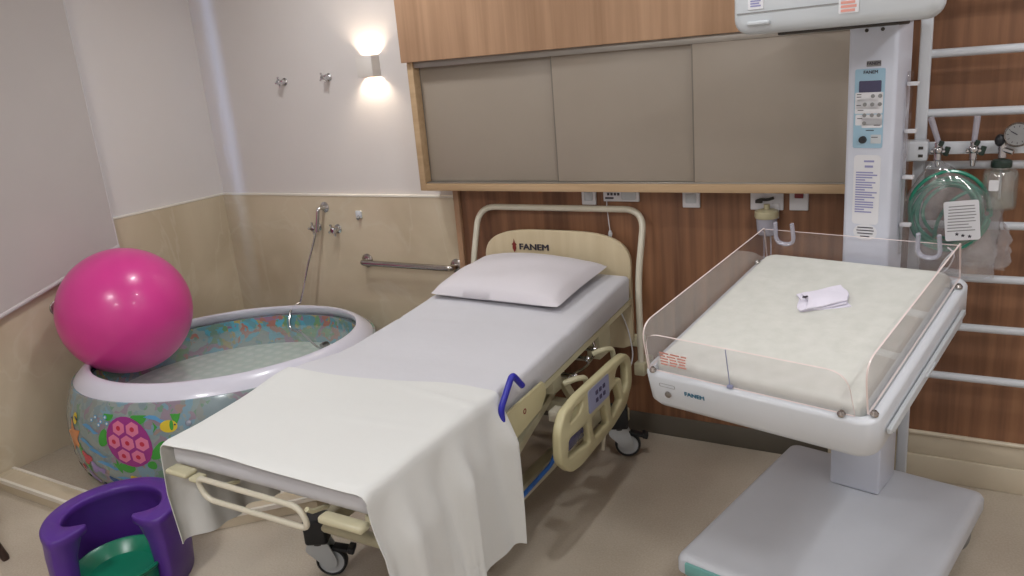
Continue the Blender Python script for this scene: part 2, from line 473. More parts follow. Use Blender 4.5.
# ------------------------------------------------------------ the room
struct('floor', box(NB(), XL-.2, XR+.1, YF-.1, YB+.1, -.1, 0), M['floor'])
struct('ceiling', box(NB(), XL-.2, XR+.1, YF-.1, YB+.1, ZC, ZC+.1), M['ceil'])
struct('wall_back', box(NB(), XL-.2, XR+.1, YB+.012, YB+.15, 0, ZC), M['wall'])
struct('wall_right', box(NB(), XR, XR+.15, YF-.1, YB+.012, 0, ZC), M['wall'])
struct('wall_front', box(NB(), XL-.2, XR, YF-.15, YF, 0, ZC), M['wall'])
WY0, WY1, WZ0, WZ1 = -2.4, -.80, 1.16, 2.45          # window opening in the left wall
bm = NB()
box(bm, XL-.2, XL, YF, WY0, 0, ZC); box(bm, XL-.2, XL, WY1, YB+.012, 0, ZC)
box(bm, XL-.2, XL, WY0, WY1, 0, WZ0); box(bm, XL-.2, XL, WY0, WY1, WZ1, ZC)
struct('wall_left', bm, M['wall'])
bm = NB()
box(bm, XL-.065, XL-.03, WY0, WY0+.05, WZ0, WZ1); box(bm, XL-.065, XL-.03, WY1-.05, WY1, WZ0, WZ1)
box(bm, XL-.065, XL-.03, WY0+.05, WY1-.05, WZ0, WZ0+.05); box(bm, XL-.065, XL-.03, WY0+.05, WY1-.05, WZ1-.05, WZ1)
box(bm, XL-.065, XL-.03, -1.62, -1.58, WZ0+.05, WZ1-.05)
wf = struct('window_1', bm, M['alu'])
obj('window_glass', box(NB(), XL-.050, XL-.045, WY0+.05, WY1-.05, WZ0+.05, WZ1-.05), M['pglass'], wf)
# marble lining with its pale edge
MT = 1.122
struct('wall_marble_back', box(NB(), XL+.012, -2.215, YB, YB+.012, 0, MT), M['marble'])
struct('wall_marble_left', box(NB(), XL, XL+.012, -3.1, YB+.012, 0, MT), M['marble'])
bm = NB(); box(bm, XL+.016, -2.215, YB-.004, YB+.012, MT, MT+.012, .002)
struct('trim_1', bm, M['marble_tr'])
struct('trim_2', box(NB(), XL, XL+.016, -3.1, YB+.012, MT, MT+.012, .002), M['marble_tr'])
# wood panelling of the bed wall
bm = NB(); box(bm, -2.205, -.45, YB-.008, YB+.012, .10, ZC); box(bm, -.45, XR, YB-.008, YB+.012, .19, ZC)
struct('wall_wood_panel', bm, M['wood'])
struct('trim_3', box(NB(), -2.235, -2.205, YB-.03, YB+.012, 0, MT+.1, .002), M['oak'])
# skirting: two-step beige moulding
bm = NB(); box(bm, -.45, XR, -.022, 0, 0, .105, .004); box(bm, -.45, XR, -.014, 0, .105, .2, .004)
tube(bm, [(-.45, -.012, .2), (XR, -.012, .2)], .010, 10)
struct('baseboard_back', bm, M['base'])
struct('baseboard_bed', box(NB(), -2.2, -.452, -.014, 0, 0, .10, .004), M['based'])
# raised shower floor and its curb
CP = [(XL+.014, -1.58), (-2.80, -1.58), (-2.36, -1.14), (-2.36, -.004)]
def offs(d):
    """the curb's line moved d to the room side"""
    k = d*math.tan(radians(22.5))
    return [(CP[0][0], CP[0][1]-d), (CP[1][0]+k, CP[1][1]-d), (CP[2][0]+d, CP[2][1]-k), (CP[3][0]+d, CP[3][1])]
def band(d0, d1, z0, z1):
    a, b_ = offs(d0), offs(d1); bm = NB(); secs = []
    for p, q in zip(a, b_): secs.append([V((*p, z0)), V((*q, z0)), V((*q, z1)), V((*p, z1))])
    return loft(bm, secs)
cb_ = offs(-.05)
struct('floor_shower', plate([(XL+.013, -.001), (XL+.013, cb_[0][1]), cb_[1], cb_[2], (cb_[3][0], -.001)], .044, TR(0, 0, .023)), M['floor'])
curb = struct('trim_4', band(-.049, .049, .001, .058), M['marble'])
obj('curb_edging', band(.040, .054, .044, .063), M['marble_tr'], curb)
obj('curb_edging', band(-.054, -.040, .046, .063), M['marble_tr'], curb)

# roller blind, its lower hem hanging skewed
bx_ = XL+.045
def zb(y): return .985+(y+.76)*.275
bm = NB()
ys = [-.76-(2.02-.0)*i/20 for i in range(21)]
secs = []
for y in ys:
    secs.append([V((bx_+.001, y, zb(y))), V((bx_+.001, y, 2.6)), V((bx_-.001, y, 2.6)), V((bx_-.001, y, zb(y)))])
loft(bm, secs)
bl = thing('roller_blind', 'pale grey roller blind pulled down over the left window', 'blind', (bx_, -1.75, 2.6))
obj('blind_fabric', bm, M['blind'], bl)
bm = NB(); a, b = V((bx_, -.76, zb(-.76))), V((bx_, ys[-1], zb(ys[-1])))
tube(bm, [a, b], .011, 10, rad2=.007); tube(bm, [(bx_, -.763, zb(-.76)), (bx_, -.763, 2.6)], .004, 8)
obj('hem_bar', bm, M['blind_b'], bl)
bm = NB(); cyl(bm, (bx_, -.72, 2.62), (bx_, -2.78, 2.62), .03, 20); box(bm, XL, bx_+.03, -.72, -.71, 2.57, 2.69); box(bm, XL, bx_+.03, -2.8, -2.79, 2.57, 2.69)
obj('roller', bm, M['blind_b'], bl)

# ceiling lamps
for i, (x, y, p_, s_) in enumerate(LAMPS):
    lab = ['round ceiling downlight above the gap between bed and warmer', 'round ceiling downlight above the inflatable pool', 'round ceiling light above the foot of the bed side', 'round ceiling light on the right in front of the warmer', 'round ceiling light behind the camera position', 'small ceiling downlight above the wall bars on the right'][i]
    t = thing('ceiling_light', lab, 'ceiling light', (x, y, ZC), 0, 'ceiling lights')
    r = s_/2
    obj('lamp_ring', lathe(NB(), [(r+.01, -.001), (r+.03, -.001), (r+.03, -.012), (r+.012, -.014), (r+.01, -.001)], 32, TR(x, y, ZC)), M['white'], t)
    obj('diffuser', lathe(NB(), [(0, -.004), (r+.009, -.004), (r+.009, -.008), (0, -.008)], 32, TR(x, y, ZC)), M['diff'], t)

# ------------------------------------------------------------ wall cabinet behind the bed head
cab = thing('wall_cabinet', 'long light-wood wall cabinet with grey sliding doors above the bed', 'cabinet', (-1.3, 0, 1.178))
CX0, CX1, CZ0, CZ1 = -2.345, -.30, 1.182, 1.79
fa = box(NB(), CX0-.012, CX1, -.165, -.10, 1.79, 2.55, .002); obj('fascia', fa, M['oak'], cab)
bm = NB(); box(bm, CX0, CX0+.034, -.14, -.009, CZ0, CZ1, .002); box(bm, CX1-.03, CX1, -.14, -.009, CZ0, CZ1, .002)
obj('side_panel', bm, M['oak_e'], cab)
obj('bottom_board', box(NB(), CX0+.034, CX1-.03, -.14, -.009, CZ0, CZ0+.034, .002), M['oak_e'], cab)
obj('back_panel', box(NB(), CX0+.034, CX1-.03, -.018, -.009, CZ0+.034, CZ1, 0), M['oak_e'], cab)
bm = NB(); box(bm, CX0+.034, CX1-.03, -.132, -.05, 1.762, 1.79, .001); box(bm, CX0+.034, CX1-.03, -.128, -.06, CZ0+.034, CZ0+.040, .001)
plabel(obj('door_track', bm, M['alu'], cab), 'aluminium door track')
for x0, x1, y in ((CX0+.036, -1.59, -.085), (-1.60, -.96, -.103), (-.975, CX1-.032, -.121)):
    d = obj('sliding_door', box(NB(), x0, x1, y-.007, y+.007, CZ0+.041, 1.765, .0015), M['taupe'], cab)
    obj('door_edge', box(NB(), x0-.001, x0+.004, y-.008, y+.008, CZ0+.041, 1.765, .001), M['doore'], d)

# ------------------------------------------------------------ wall fittings, pool side
def sconce():
    cx, z0, z1 = -2.675, 1.742, 1.842
    t = thing('wall_sconce', 'small square up and down wall lamp, lit, left of the cabinet', 'wall lamp', (cx, 0, (z0+z1)/2))
    bm = NB(); x0, x1, y0 = cx-.05, cx+.05, -.052
    box(bm, x0, x1, y0, y0+.004, z0, z1, .001); box(bm, x0, x0+.004, y0+.004, .011, z0, z1); box(bm, x1-.004, x1, y0+.004, .011, z0, z1)
    box(bm, x0+.004, x1-.004, .006, .0115, z0, z1)
    obj('lamp_housing', bm, M['lampbody'], t)
    obj('bulb', ball(NB(), (cx, -.022, (z0+z1)/2), .011, 14), M['bulb'], t)
    l = bpy.data.lights.new('sconce_light', 'POINT'); l.energy = 13.0; l.color = (1, .84, .66); l.shadow_soft_size = .016
    o = bpy.data.objects.new('sconce_light', l); o.location = V((cx, -.022, (z0+z1)/2))-t.location; o.parent = t; COL.objects.link(o)
sconce()
def wall_tap(x, z, label, group, ang=20, wy=.0115, k=1.0):
    t = thing('wall_tap', label, 'tap', (x, wy, z), 0, group)
    X = TR(x, wy, z) @ RX(90)
    obj('rosette', lathe(NB(), [(0, 0), (.026*k, 0), (.026*k, .003), (.015*k, .010), (.012*k, .03), (0, .03)], 20, X), M['chrome'], t)
    bm = lathe(NB(), [(0, .030), (.015*k, .030), (.017*k, .036), (.017*k, .05), (.012*k, .056), (0, .057)], 18, X)
    for q in range(4):
        a = radians(ang+90*q); c = V((x+cos(a)*.030*k, wy-.044, z+sin(a)*.030*k))
        tube(bm, [(x+cos(a)*.012*k, wy-.044, z+sin(a)*.012*k), c], .0055*k, 8); ball(bm, c, .0075*k, 8)
    obj('cross_handle', bm, M['chrome'], t)
    return t
wall_tap(-3.30, 1.752, 'chrome cross-handle tap high on the white wall, left of the pair', 'upper chrome taps', 10, .0115, .8)
wall_tap(-2.977, 1.756, 'chrome cross-handle tap high on the white wall, right one beside the lamp', 'upper chrome taps', 30, .0115, .8)
wall_tap(-3.205, .945, 'chrome tap on marble wall, left one crossed by the shower hose', 'shower taps', 5, -.0005)
wall_tap(-3.055, .938, 'chrome tap on marble wall, right one beside the shower hose', 'shower taps', 25, -.0005)
sh = thing('shower_hose', 'chrome hand-shower hose hanging from the marble wall into the pool', 'shower hose', (-3.14, -.0005, 1.06))
bm = lathe(NB(), [(0, 0), (.03, 0), (.03, .004), (.014, .012), (.012, .03), (0, .03)], 20, TR(-3.13, -.0005, 1.06) @ RX(90))
tube(bm, rnd([(-3.13, -.028, 1.06), (-3.13, -.055, 1.06), (-3.145, -.058, 1.0), (-3.16, -.06, .93)], .02), .011, 12)
obj('wall_elbow', bm, M['chrome'], sh)
pts = []
for i in range(40):
    t_ = i/39; z = .95-.415*t_
    pts.append((-3.162-.115*t_+.003*sin(t_*9), -.06-.10*t_, z))
pts += [(-3.282, -.19, .529), (-3.283, -.235, .51), (-3.28, -.26, .455), (-3.275, -.265, .42)]
for k in range(1, 16):
    pts.append((-3.277+.024*k, -.265-.009*k, .40+.022*sin(k*.35)))
obj('hose', tube(NB(), rnd(pts, .01, 2), .0062, 8), M['chrome'], sh)
obj('hand_shower', cyl(NB(), (-2.92, -.40, .40), (-2.85, -.43, .42), .010, 12, r2=.02), M['dark'], sh)
hk = thing('wall_hook', 'small white wall outlet on the marble above the grab bar', 'wall outlet', (-2.885, -.0005, 1.02))
obj('outlet_plate', box(NB(), -2.905, -2.865, -.012, -.0008, 1.005, 1.045, .004), M['white'], hk)
obj('outlet_nozzle', lathe(NB(), [(0, 0), (.010, 0), (.008, .018), (0, .018)], 14, TR(-2.88, -.012, 1.012) @ RX(120)), M['grey'], hk)
def grab(name, a, b, nrm, label):
    a, b, nrm = V(a), V(b), V(nrm)
    t = thing(name, label, 'grab bar', (a+b)/2)
    d = (b-a).normalized()
    obj('bar', tube(NB(), rnd([a+nrm*.006, a+nrm*.055, b+nrm*.055, b+nrm*.006], .03, 8), .016, 14), M['steel'], t)
    for p in (a, b):
        q = nrm.to_track_quat('Z', 'Y').to_matrix().to_4x4()
        obj('flange', lathe(NB(), [(0, 0), (.038, 0), (.038, .004), (.03, .009), (.017, .012), (0, .012)], 24, TR(*p) @ q), M['steel'], t)
grab('grab_bar', (-2.87, -.0005, .765), (-2.275, -.0005, .765), (0, -1, 0), 'steel grab bar on the marble wall between pool and bed')
grab('grab_bar', (XL+.0125, -1.14, .755), (XL+.0125, -.62, .755), (1, 0, 0), 'steel grab bar end showing behind the pink ball')

# ------------------------------------------------------------ inflatable pool
PC = V((-3.17, -.77, 0)); PA, PB, PR = .735, .625, radians(45)
def ell(t, off, z):
    x, y = PA*cos(t), PB*sin(t)
    n = V((cos(t)/PA, sin(t)/PB)).normalized()
    x += n.x*off; y += n.y*off
    return V((PC.x+x*cos(PR)-y*sin(PR), PC.y+x*sin(PR)+y*cos(PR), z))
def prof_loft(prof, n=96, mis=None, cap=False):
    bm = NB(); rings = [[bm.verts.new(ell(2*pi*k/n, o, z)) for k in range(n)] for o, z in prof]
    for i, (A, B) in enumerate(zip(rings[:-1], rings[1:])):
        for k in range(n):
            f = bm.faces.new((A[k], A[(k+1) % n], B[(k+1) % n], B[k]))
            if mis: f.material_index = mis[i]
    return bm, rings
OUT = [(-.05, .046), (-.01, .052), (.015, .075), (.032, .12), (.042, .19), (.045, .26), (.038, .33), (.024, .39), (.008, .44), (-.012, .480)]
def surf_off(z):
    for (o0, z0), (o1, z1) in zip(OUT[:-1], OUT[1:]):
        if z0 <= z <= z1: return o0+(o1-o0)*(z-z0)/(z1-z0)
    return OUT[-1][0]
pool = thing('inflatable_pool', 'round inflatable pool with sea-life print and white rim, filled with water', 'inflatable pool', (PC.x, PC.y, 0))
inn = [(-.100, .480), (-.112, .40), (-.114, .36), (-.116, .325)]
bm, rings = prof_loft(OUT+inn, mis=[0]*len(OUT)+[1]*len(inn))
# printed figures on the outside wall
def decal(bm, t0, z0, outline, mi, lift=.0012, rot=0):
    """flat figure (metres, in the wall's own surface) wrapped on the pool's outside"""
    vs = []
    ca, sa = cos(radians(rot)), sin(radians(rot))
    def P(u, v):
        u, v = u*ca-v*sa, u*sa+v*ca
        return ell(t0+u/.68, surf_off(min(.435, max(.055, z0+v)))+lift, min(.435, max(.055, z0+v)))
    pts = outline
    K = 3
    prev = None
    for k in range(K+1):
        s = k/K
        ring = [bm.verts.new(P(u*s, v*s)) for u, v in pts] if k else [bm.verts.new(P(0, 0))]
        if prev:
            n = len(ring)
            for i in range(n):
                j = (i+1) % n
                f = bm.faces.new((prev[0], ring[i], ring[j])) if len(prev) == 1 else bm.faces.new((prev[i], ring[i], ring[j], prev[j]))
                f.material_index = mi
        prev = ring
def oval(a, b, n=18, wob=0, ph=0): return [((a*(1+wob*sin(3*2*pi*i/n+ph)))*cos(2*pi*i/n), (b*(1+wob*sin(3*2*pi*i/n+ph)))*sin(2*pi*i/n)) for i in range(n)]
def star(r1, r2, n=5): return [((r1 if i % 2 == 0 else r2)*cos(pi*i/n+pi/2), (r1 if i % 2 == 0 else r2)*sin(pi*i/n+pi/2)) for i in range(2*n)]
PM = ['poolout', 'poolin', 't_purple', 't_pink', 't_red', 't_green', 't_yellow', 't_orange', 't_blue', 't_dblue', 't_lav', 't_dark', 't_teal', 't_white']
MI = {k: i for i, k in enumerate(PM)}
#DECALS#
def turtle(t0, z0, s=1.0, rot=-20):
    ca, sa = cos(radians(rot)), sin(radians(rot))
    def at(u, v): return (t0+(u*ca-v*sa)/.68, z0+u*sa+v*ca)
    for u, v, a, b, r in ((-.10, .075, .042, .026, 35), (.10, .06, .036, .024, -30), (-.02, .145, .03, .022, 0), (-.085, -.09, .036, .022, -35), (.09, -.10, .05, .024, 20), (.02, -.135, .02, .02, 0)):
        tt, zz = at(u*s, v*s)
        decal(bm, tt, zz, oval(a*s, b*s, 14, .06), MI['t_green'], .0011, rot+r)
    decal(bm, t0, z0, oval(.100*s, .116*s, 26), MI['t_purple'], .002, rot)
    cells = [(0, 0)]+[(.061*cos(radians(a)), .074*sin(radians(a))) for a in range(30, 390, 60)]
    for i, (u, v) in enumerate(cells):
        tt, zz = at(u*s, v*s)
        h = [(.033*s*cos(radians(a)), (.034 if i else .037)*s*sin(radians(a))) for a in range(0, 360, 60)]
        decal(bm, tt, zz, [(x*.95, y*.95) for x, y in h], MI['t_pink'], .0032, rot)
        decal(bm, tt, zz, oval(.010*s, .011*s, 10), MI['t_red'], .0042, rot)
T0 = radians(-82)
def fish(t0, z0, s, c1, c2, rot=0, flip=1):
    decal(bm, t0, z0, oval(.035*s, .026*s, 16), MI[c1], .002, rot)
    decal(bm, t0-flip*.045*s/.68, z0, [(0, 0.0), (-.02*s*flip, .024*s), (-.012*s*flip, 0), (-.02*s*flip, -.024*s)], MI[c2], .0022, rot)
    decal(bm, t0+flip*.012*s/.68, z0+.004*s, oval(.008*s, .022*s, 10), MI[c2], .0032, rot)
    decal(bm, t0+flip*.026*s/.68, z0+.006*s, oval(.004*s, .004*s, 8), MI['t_dark'], .004, rot)
random.seed(11)
def TH(d): return radians(d)
turtle(TH(-122.5), .318, 1.0, 32)
turtle(TH(-50), .27, .9, 10); turtle(TH(30), .25, .9, 15); turtle(TH(120), .25, .9, -10)
fish(TH(-107.5), .385, 1.0, 't_yellow', 't_green'); fish(TH(-151), .38, .8, 't_yellow', 't_dark', 70)
fish(TH(-84), .25, 1.2, 't_orange', 't_white', 10); fish(TH(-70), .35, 1, 't_red', 't_yellow', -10, -1); fish(TH(0), .3, 1.1, 't_yellow', 't_blue')
decal(bm, TH(-153), .29, star(.085, .04), MI['t_orange'], .002, 14)
for i in range(26):
    d = -160+i*13.8
    z = random.uniform(.07, .13)
    decal(bm, TH(d), z, oval(random.uniform(.02, .045), random.uniform(.018, .035), 16, .25, i), MI[['t_red', 't_lav', 't_dblue', 't_teal', 't_yellow', 't_pink', 't_orange'][i % 7]], .0014, random.uniform(-40, 40))
    decal(bm, TH(d+5), random.uniform(.04, .09), oval(.03, .022, 14, .22, i*2), MI[['t_green', 't_dblue', 't_teal', 't_red'][i % 4]], .0022, random.uniform(-40, 40))
    decal(bm, TH(d+9), random.uniform(.14, .17), oval(.018, .015, 12, .2, i), MI[['t_red', 't_lav', 't_yellow'][i % 3]], .0026, 20)
decal(bm, TH(-145), .21, oval(.035, .03, 18, .3, 1), MI['t_red'], .0024); decal(bm, TH(-141), .17, oval(.03, .026, 18, .3, 2), MI['t_lav'], .002)
for d, z, l in ((-140, .36, .06), (-143, .29, .055), (-137, .255, .06), (-133, .20, .07), (-124, .13, .09), (-117, .12, .08), (-104, .21, .06), (-112, .42, .05), (-75, .22, .1), (-50, .33, .1), (-20, .15, .1), (40, .1, .1), (100, .2, .1), (180, .2, .1)):
    decal(bm, TH(d), z, [(-l, .0), (-l*.5, .014), (0, .012), (l*.5, -.002), (l, -.004), (l*.5, -.016), (0, -.006), (-l*.5, -.004)], MI['t_blue'], .0017, -8)
for d, z in ((-137, .415), (-134, .40), (-139, .40), (-132, .42), (-135, .385), (-131, .395)):
    decal(bm, TH(d), z, oval(.010, .009, 12), MI['t_blue'], .0016)
    decal(bm, TH(d), z, oval(.005, .005, 10), MI['t_white'], .0024)
for d, z, r in ((-148, .24, 0), (-146, .17, 20), (-128, .2, 10), (-105, .42, 0), (-96, .3, 0), (-90, .36, -20), (-74, .30, 0), (-60, .2, 20)):
    decal(bm, TH(d), z, [(0, -.035), (.012, -.01), (.02, .02), (.006, .012), (0, .04), (-.008, .014), (-.022, .024), (-.012, -.012)], MI['t_green'], .0019, r)
obj('pool_wall', bm, [M[k] for k in PM], pool, ang=60, recalc=False)
# rim
bm = NB(); nt, nm = 96, 18
rings = []
for k in range(nt):
    t_ = 2*pi*k/nt; c = ell(t_, -.058, .492)
    n_ = (ell(t_, 0, .448)-c).normalized()
    rings.append([bm.verts.new(c+n_*cos(2*pi*j/nm)*.058+V((0, 0, 1))*sin(2*pi*j/nm)*.027*(1+.03*sin(14*t_))) for j in range(nm)])
for i in range(nt):
    A, B = rings[i], rings[(i+1) % nt]
    for j in range(nm): bm.faces.new((A[j], A[(j+1) % nm], B[(j+1) % nm], B[j]))
obj('pool_rim', bm, M['rim'], pool)
bm, rings = prof_loft([(-.116, .325), (-.2, .328), (-.35, .325), (-.5, .325)]); bm.faces.new(rings[-1])
obj('pool_floor', bm, M['bubble'], pool)
wbm, rings = prof_loft([(-.112, .425), (-.3, .4252)]); wbm.faces.new(rings[-1])
wt = obj('pool_water', wbm, M['water'], pool)
plabel(wt, 'clear still water')
# valve
bm = NB()
lathe(bm, [(0, 0), (.012, 0), (.014, .004), (.008, .012), (0, .013)], 14, TR(*ell(TH(-101), surf_off(.39)-.001, .39)) @ RZ(math.degrees(TH(-101)+PR)) @ RY(90))
obj('air_valve', bm, M['clip'], pool)

b = thing('exercise_ball', 'large pink exercise ball resting on the pool rim', 'exercise ball', (-3.57, -1.02, .428))
bm = ball(NB(), (-3.57, -1.02, .735), .309, 64)
obj('ball_shell', bm, M['pink'], b)
obj('plug', lathe(NB(), [(0, 0), (.012, 0), (.011, .003), (0, .004)], 14, TR(-3.57, -1.02, .735) @ RZ(150) @ RY(60) @ TR(0, 0, .308)), M['white'], b)

# ------------------------------------------------------------ purple birthing stool with its green pot
SC = V((-2.655, -1.815, 0)); SA = -43
def arcring(r_in, r_out, a0, a1, n=40, f0=.8):
    """C-shaped outline with hooked, rounded ends"""
    out = []
    for k in range(n+1):
        a = radians(a0+(a1-a0)*k/n); out.append((cos(a)*r_out, sin(a)*r_out))
    a = radians(a1); m = .5*(r_in*f0+r_out); h = (r_out-r_in*f0)/2
    tx, ty = -sin(a), cos(a)
    for k in range(1, 10):
        q = pi*k/10; out.append((cos(a)*(m+h*cos(q))+tx*h*.4*sin(q), sin(a)*(m+h*cos(q))+ty*h*.4*sin(q)))
    for k in range(n+1):
        u = k/n; a = radians(a1+(a0-a1)*u)
        edge = min(u, 1-u)*(a1-a0)
        f = f0+(1-f0)*min(1, max(0, (edge-4)/20))**.7
        out.append((cos(a)*r_in*f, sin(a)*r_in*f))
    a = radians(a0); tx, ty = sin(a), -cos(a)
    for k in range(1, 10):
        q = pi-pi*k/10; out.append((cos(a)*(m+h*cos(q))+tx*h*.4*sin(q), sin(a)*(m+h*cos(q))+ty*h*.4*sin(q)))
    return out
st = thing('birthing_stool', 'purple C-shaped plastic birthing stool at the foot of the bed', 'stool', (SC.x, SC.y, 0))
secs = []
for z, ri, ro, f0 in ((0, .182, .228, .95), (.006, .180, .233, .93), (.10, .180, .240, .90), (.20, .178, .240, .86), (.262, .174, .236, .72), (.272, .168, .238, .60), (.290, .168, .238, .60), (.296, .170, .234, .62), (.298, .174, .228, .65)):
    secs.append([V((SC.x+x, SC.y+y, z)) for x, y in arcring(ri, ro, SA+50, SA+360-50, 40, f0)])
bm = NB(); loft(bm, secs)
obj('stool_shell', bm, M['purple'], st, ang=50)
bm = lathe(NB(), [(0, .0), (.12, 0), (.132, .01), (.140, .125), (.148, .135), (.148, .143), (.140, .146), (.130, .138), (.10, .098), (0, .085)], 48, TR(SC.x+.045, SC.y-.042, .001) @ Matrix.Diagonal((1.09, 1.09, .84, 1)))
gp = obj('bowl', bm, M['green'], None, loc=(SC.x+.045, SC.y-.042, 0))
tag(gp, 'green plastic bowl standing inside the purple stool', 'bowl')

# ------------------------------------------------------------ hospital bed
bed = thing('hospital_bed', 'adjustable cream hospital bed with white-sheeted mattress beside the pool', 'bed', (-1.655, -1.0, 0))
BX0, BX1, BXC = -2.045, -1.265, -1.655
def zt(y):
    t_ = min(1, max(0, (-.12-y)/.98)); return .818-.072*t_
def th_(y):
    return .116-.028*min(1, max(0, (-1.22-y)/.12))
def rise(x, y): return .034*math.exp(-((x+2.05)/.22)**2)*math.exp(-((y+1.43)/.2)**2)
def cross(y, x0, x1, zt_, th, r, n=5):
    return [V((x, y, z)) for x, z in rr(x0, zt_-th, x1, zt_, r, n)]
bm = NB(); secs = []
ys = [-.125, -.128, -.137, -.155]+[-.155-(1.750)*i/60 for i in range(1, 61)]+[-1.918, -1.930, -1.936]
random.seed(3)
for i, y in enumerate(ys):
    e = {0: .03, 1: .016, 2: .006, len(ys)-1: .03, len(ys)-2: .014, len(ys)-3: .005}.get(i, 0)
    s_ = rr(BX0+e, zt(y)-th_(y)+e, BX1-e, zt(y)-e, min(.019, th_(y)/2-e-.003), 5)
    # sides subdivided for softness
    pts = []
    for a, b_ in zip(s_, s_[1:]+s_[:1]):
        L_ = math.dist(a, b_); n = max(1, int(L_/.05))
        for k in range(n): pts.append((a[0]+(b_[0]-a[0])*k/n, a[1]+(b_[1]-a[1])*k/n))
    sec = []
    for (x, z) in pts:
        top = z > zt(y)-.03
        dz = .0025*sin(x*11+y*5)*sin(y*7+x*3)+rise(x, y) if top else 0
        # faint cross creases where the deck sections meet and crease lines along the sheet
        if top:
            for yc, d in ((-.80, .004), (-1.18, .003)): dz -= d*math.exp(-((y-yc-.05*sin(x*3))/.012)**2)
            dz -= .0022*math.exp(-((x+1.66-.03*sin(y*3))/.010)**2)
            dz += .003*math.exp(-((y+.62+.12*(x+1.6))/.014)**2)*(.5+.5*sin(x*9))
        dx = .003*sin(y*14+z*30) if (not top and z > zt(y)-.1) else 0
        sec.append(V((x+dx, y, z+dz)))
    secs.append(sec)
loft(bm, secs)
mt = obj('mattress', bm, M['cover'], bed, ang=60)
# headboard
hbm = [(-1.995, .50), (-1.995, .90)]
oo = []
def hb_outline():
    x0, x1 = -2.028, -1.276; pts = []
    pts += [(x1-.05, .455), (x1-.015, .47), (x1, .505)]
    n = 26
    pts.append((x1, .80))
    for k in range(n+1):
        u = k/n; a = u*pi
        x = BXC+.005+(x1-x0)/2*(abs(cos(a))**.55)*(1 if cos(a) >= 0 else -1)
        z = .84+.155*sin(a)**.75
        pts.append((x, z))
    pts += [(x0, .80), (x0, .505), (x0+.015, .47), (x0+.05, .455)]
    return pts
hb = obj('headboard', plate(hb_outline(), .022, TR(0, -.094, 0) @ RX(90), bev=.004), M['maple'], bed)
obj('headboard_logo_text', textbm('FANEM', .040, TR(-1.752, -.1075, .912) @ FACE_CAM, sx=1.25, bold=.04), M['darktext'], hb)
bm = plate([(0, -.032), (.010, -.012), (.008, .004), (.014, .006), (.004, .016), (0, .034), (-.004, .016), (-.014, .006), (-.008, .004), (-.010, -.012)], .002, TR(-1.858, -.107, .916) @ FACE_CAM)
plabel(obj('headboard_emblem', bm, M['redtext'], hb), 'dark red flame emblem')
# bent tube hoop behind the board
hoop = rnd([(-2.078, -.15, .40), (-2.078, -.15, .80), (-2.074, -.05, 1.090), (-1.222, -.05, 1.090), (-1.224, -.15, .80), (-1.224, -.15, .40)], .095, 8)
obj('head_hoop', tube(NB(), hoop, .0145, 14), M['tube'], bed)
bm = NB(); box(bm, -2.07, -1.235, -.085, -.055, .46, .515, .006); box(bm, -1.25, -1.20, -.18, -.05, .36, .42, .008); box(bm, -2.10, -2.05, -.18, -.05, .36, .42, .008)
obj('head_crossbar', bm, M['cream'], bed)
# deck: side rails under the mattress, cross slats, foot pads
def deckrail(x, w_=.028, h=.024, y0=-.10, y1=-1.92, drop=.116):
    bm = NB(); n = 16; secs = []
    for i in range(n+1):
        y = y0+(y1-y0)*i/n; z = zt(y)-th_(y)-.001
        secs.append([V((x-w_/2, y, z-h)), V((x+w_/2, y, z-h)), V((x+w_/2, y, z)), V((x-w_/2, y, z))])
    return loft(bm, secs)
bm = deckrail(BX1-.022); merge(bm, deckrail(BX0+.022))
bmx = NB()
for i in range(6):
    y = -.2-i*.27; box(bmx, BX0+.03, BX1-.03, y-.02, y+.02, zt(y)-th_(y)-.034, zt(y)-th_(y)-.004)
merge(bm, bmx); obj('deck_frame', bm, M['cream'], bed, ang=30)
bm = NB(); 
for y0, y1 in ((-.16, -.76), (-.80, -1.16), (-1.20, -1.90)):
    secs = []
    for i in range(5):
        y = y0+(y1-y0)*i/4; z = zt(y)-th_(y)-.0015
        secs.append([V((BX0+.05, y, z-.008)), V((BX1-.05, y, z-.008)), V((BX1-.05, y, z)), V((BX0+.05, y, z))])
    loft(bm, secs)
obj('deck_panel', bm, M['dark'], bed)
# side plate under the mattress, right, with its bevelled end
sp = plate([(-1.36, .57), (-1.36, .665), (-1.03, .678), (-1.012, .66), (-1.012, .625), (-1.05, .585), (-1.30, .545)], .012, Matrix(((0, 0, 1, -1.248), (1, 0, 0, 0), (0, 1, 0, 0), (0, 0, 0, 1))), bev=.003)
s_o = obj('side_plate', sp, M['creamp'], bed)
plabel(obj('side_plate_mark', plate(oval(.010, .010, 14), .001, Matrix(((0, 0, 1, -1.2415), (1, 0, 0, -1.17), (0, 1, 0, .628), (0, 0, 0, 1))), holes=[oval(.006, .006, 12)]), M['redtext'], s_o), 'small red ring mark')
# foot end: end tube, pads, oval handle
bm = NB()
box(bm, BX0+.032, BX0+.125, -1.985, -1.939, .664, .680, .007, 3); box(bm, BX0+.128, BX0+.165, -1.980, -1.939, .656, .670, .006, 3)
box(bm, BX1-.150, BX1-.0, -1.980, -1.939, .640, .662, .009, 3)
obj('foot_pad', bm, M['cream'], bed)
lp = rnd([(-1.885, -1.975, .676), (-1.475, -1.975, .672), (-1.450, -1.975, .612), (-1.855, -1.975, .612)], .045, 8, True)
obj('foot_handle', tube(NB(), lp, .0085, 12, closed=True), M['tube'], bed)
bm = NB()
for x in (-1.80, -1.45): tube(bm, [(x, -1.975, .672), (x, -1.955, .655), (x, -1.90, .640)], .007, 8)
obj('foot_handle_bracket', bm, M['cream'], bed)
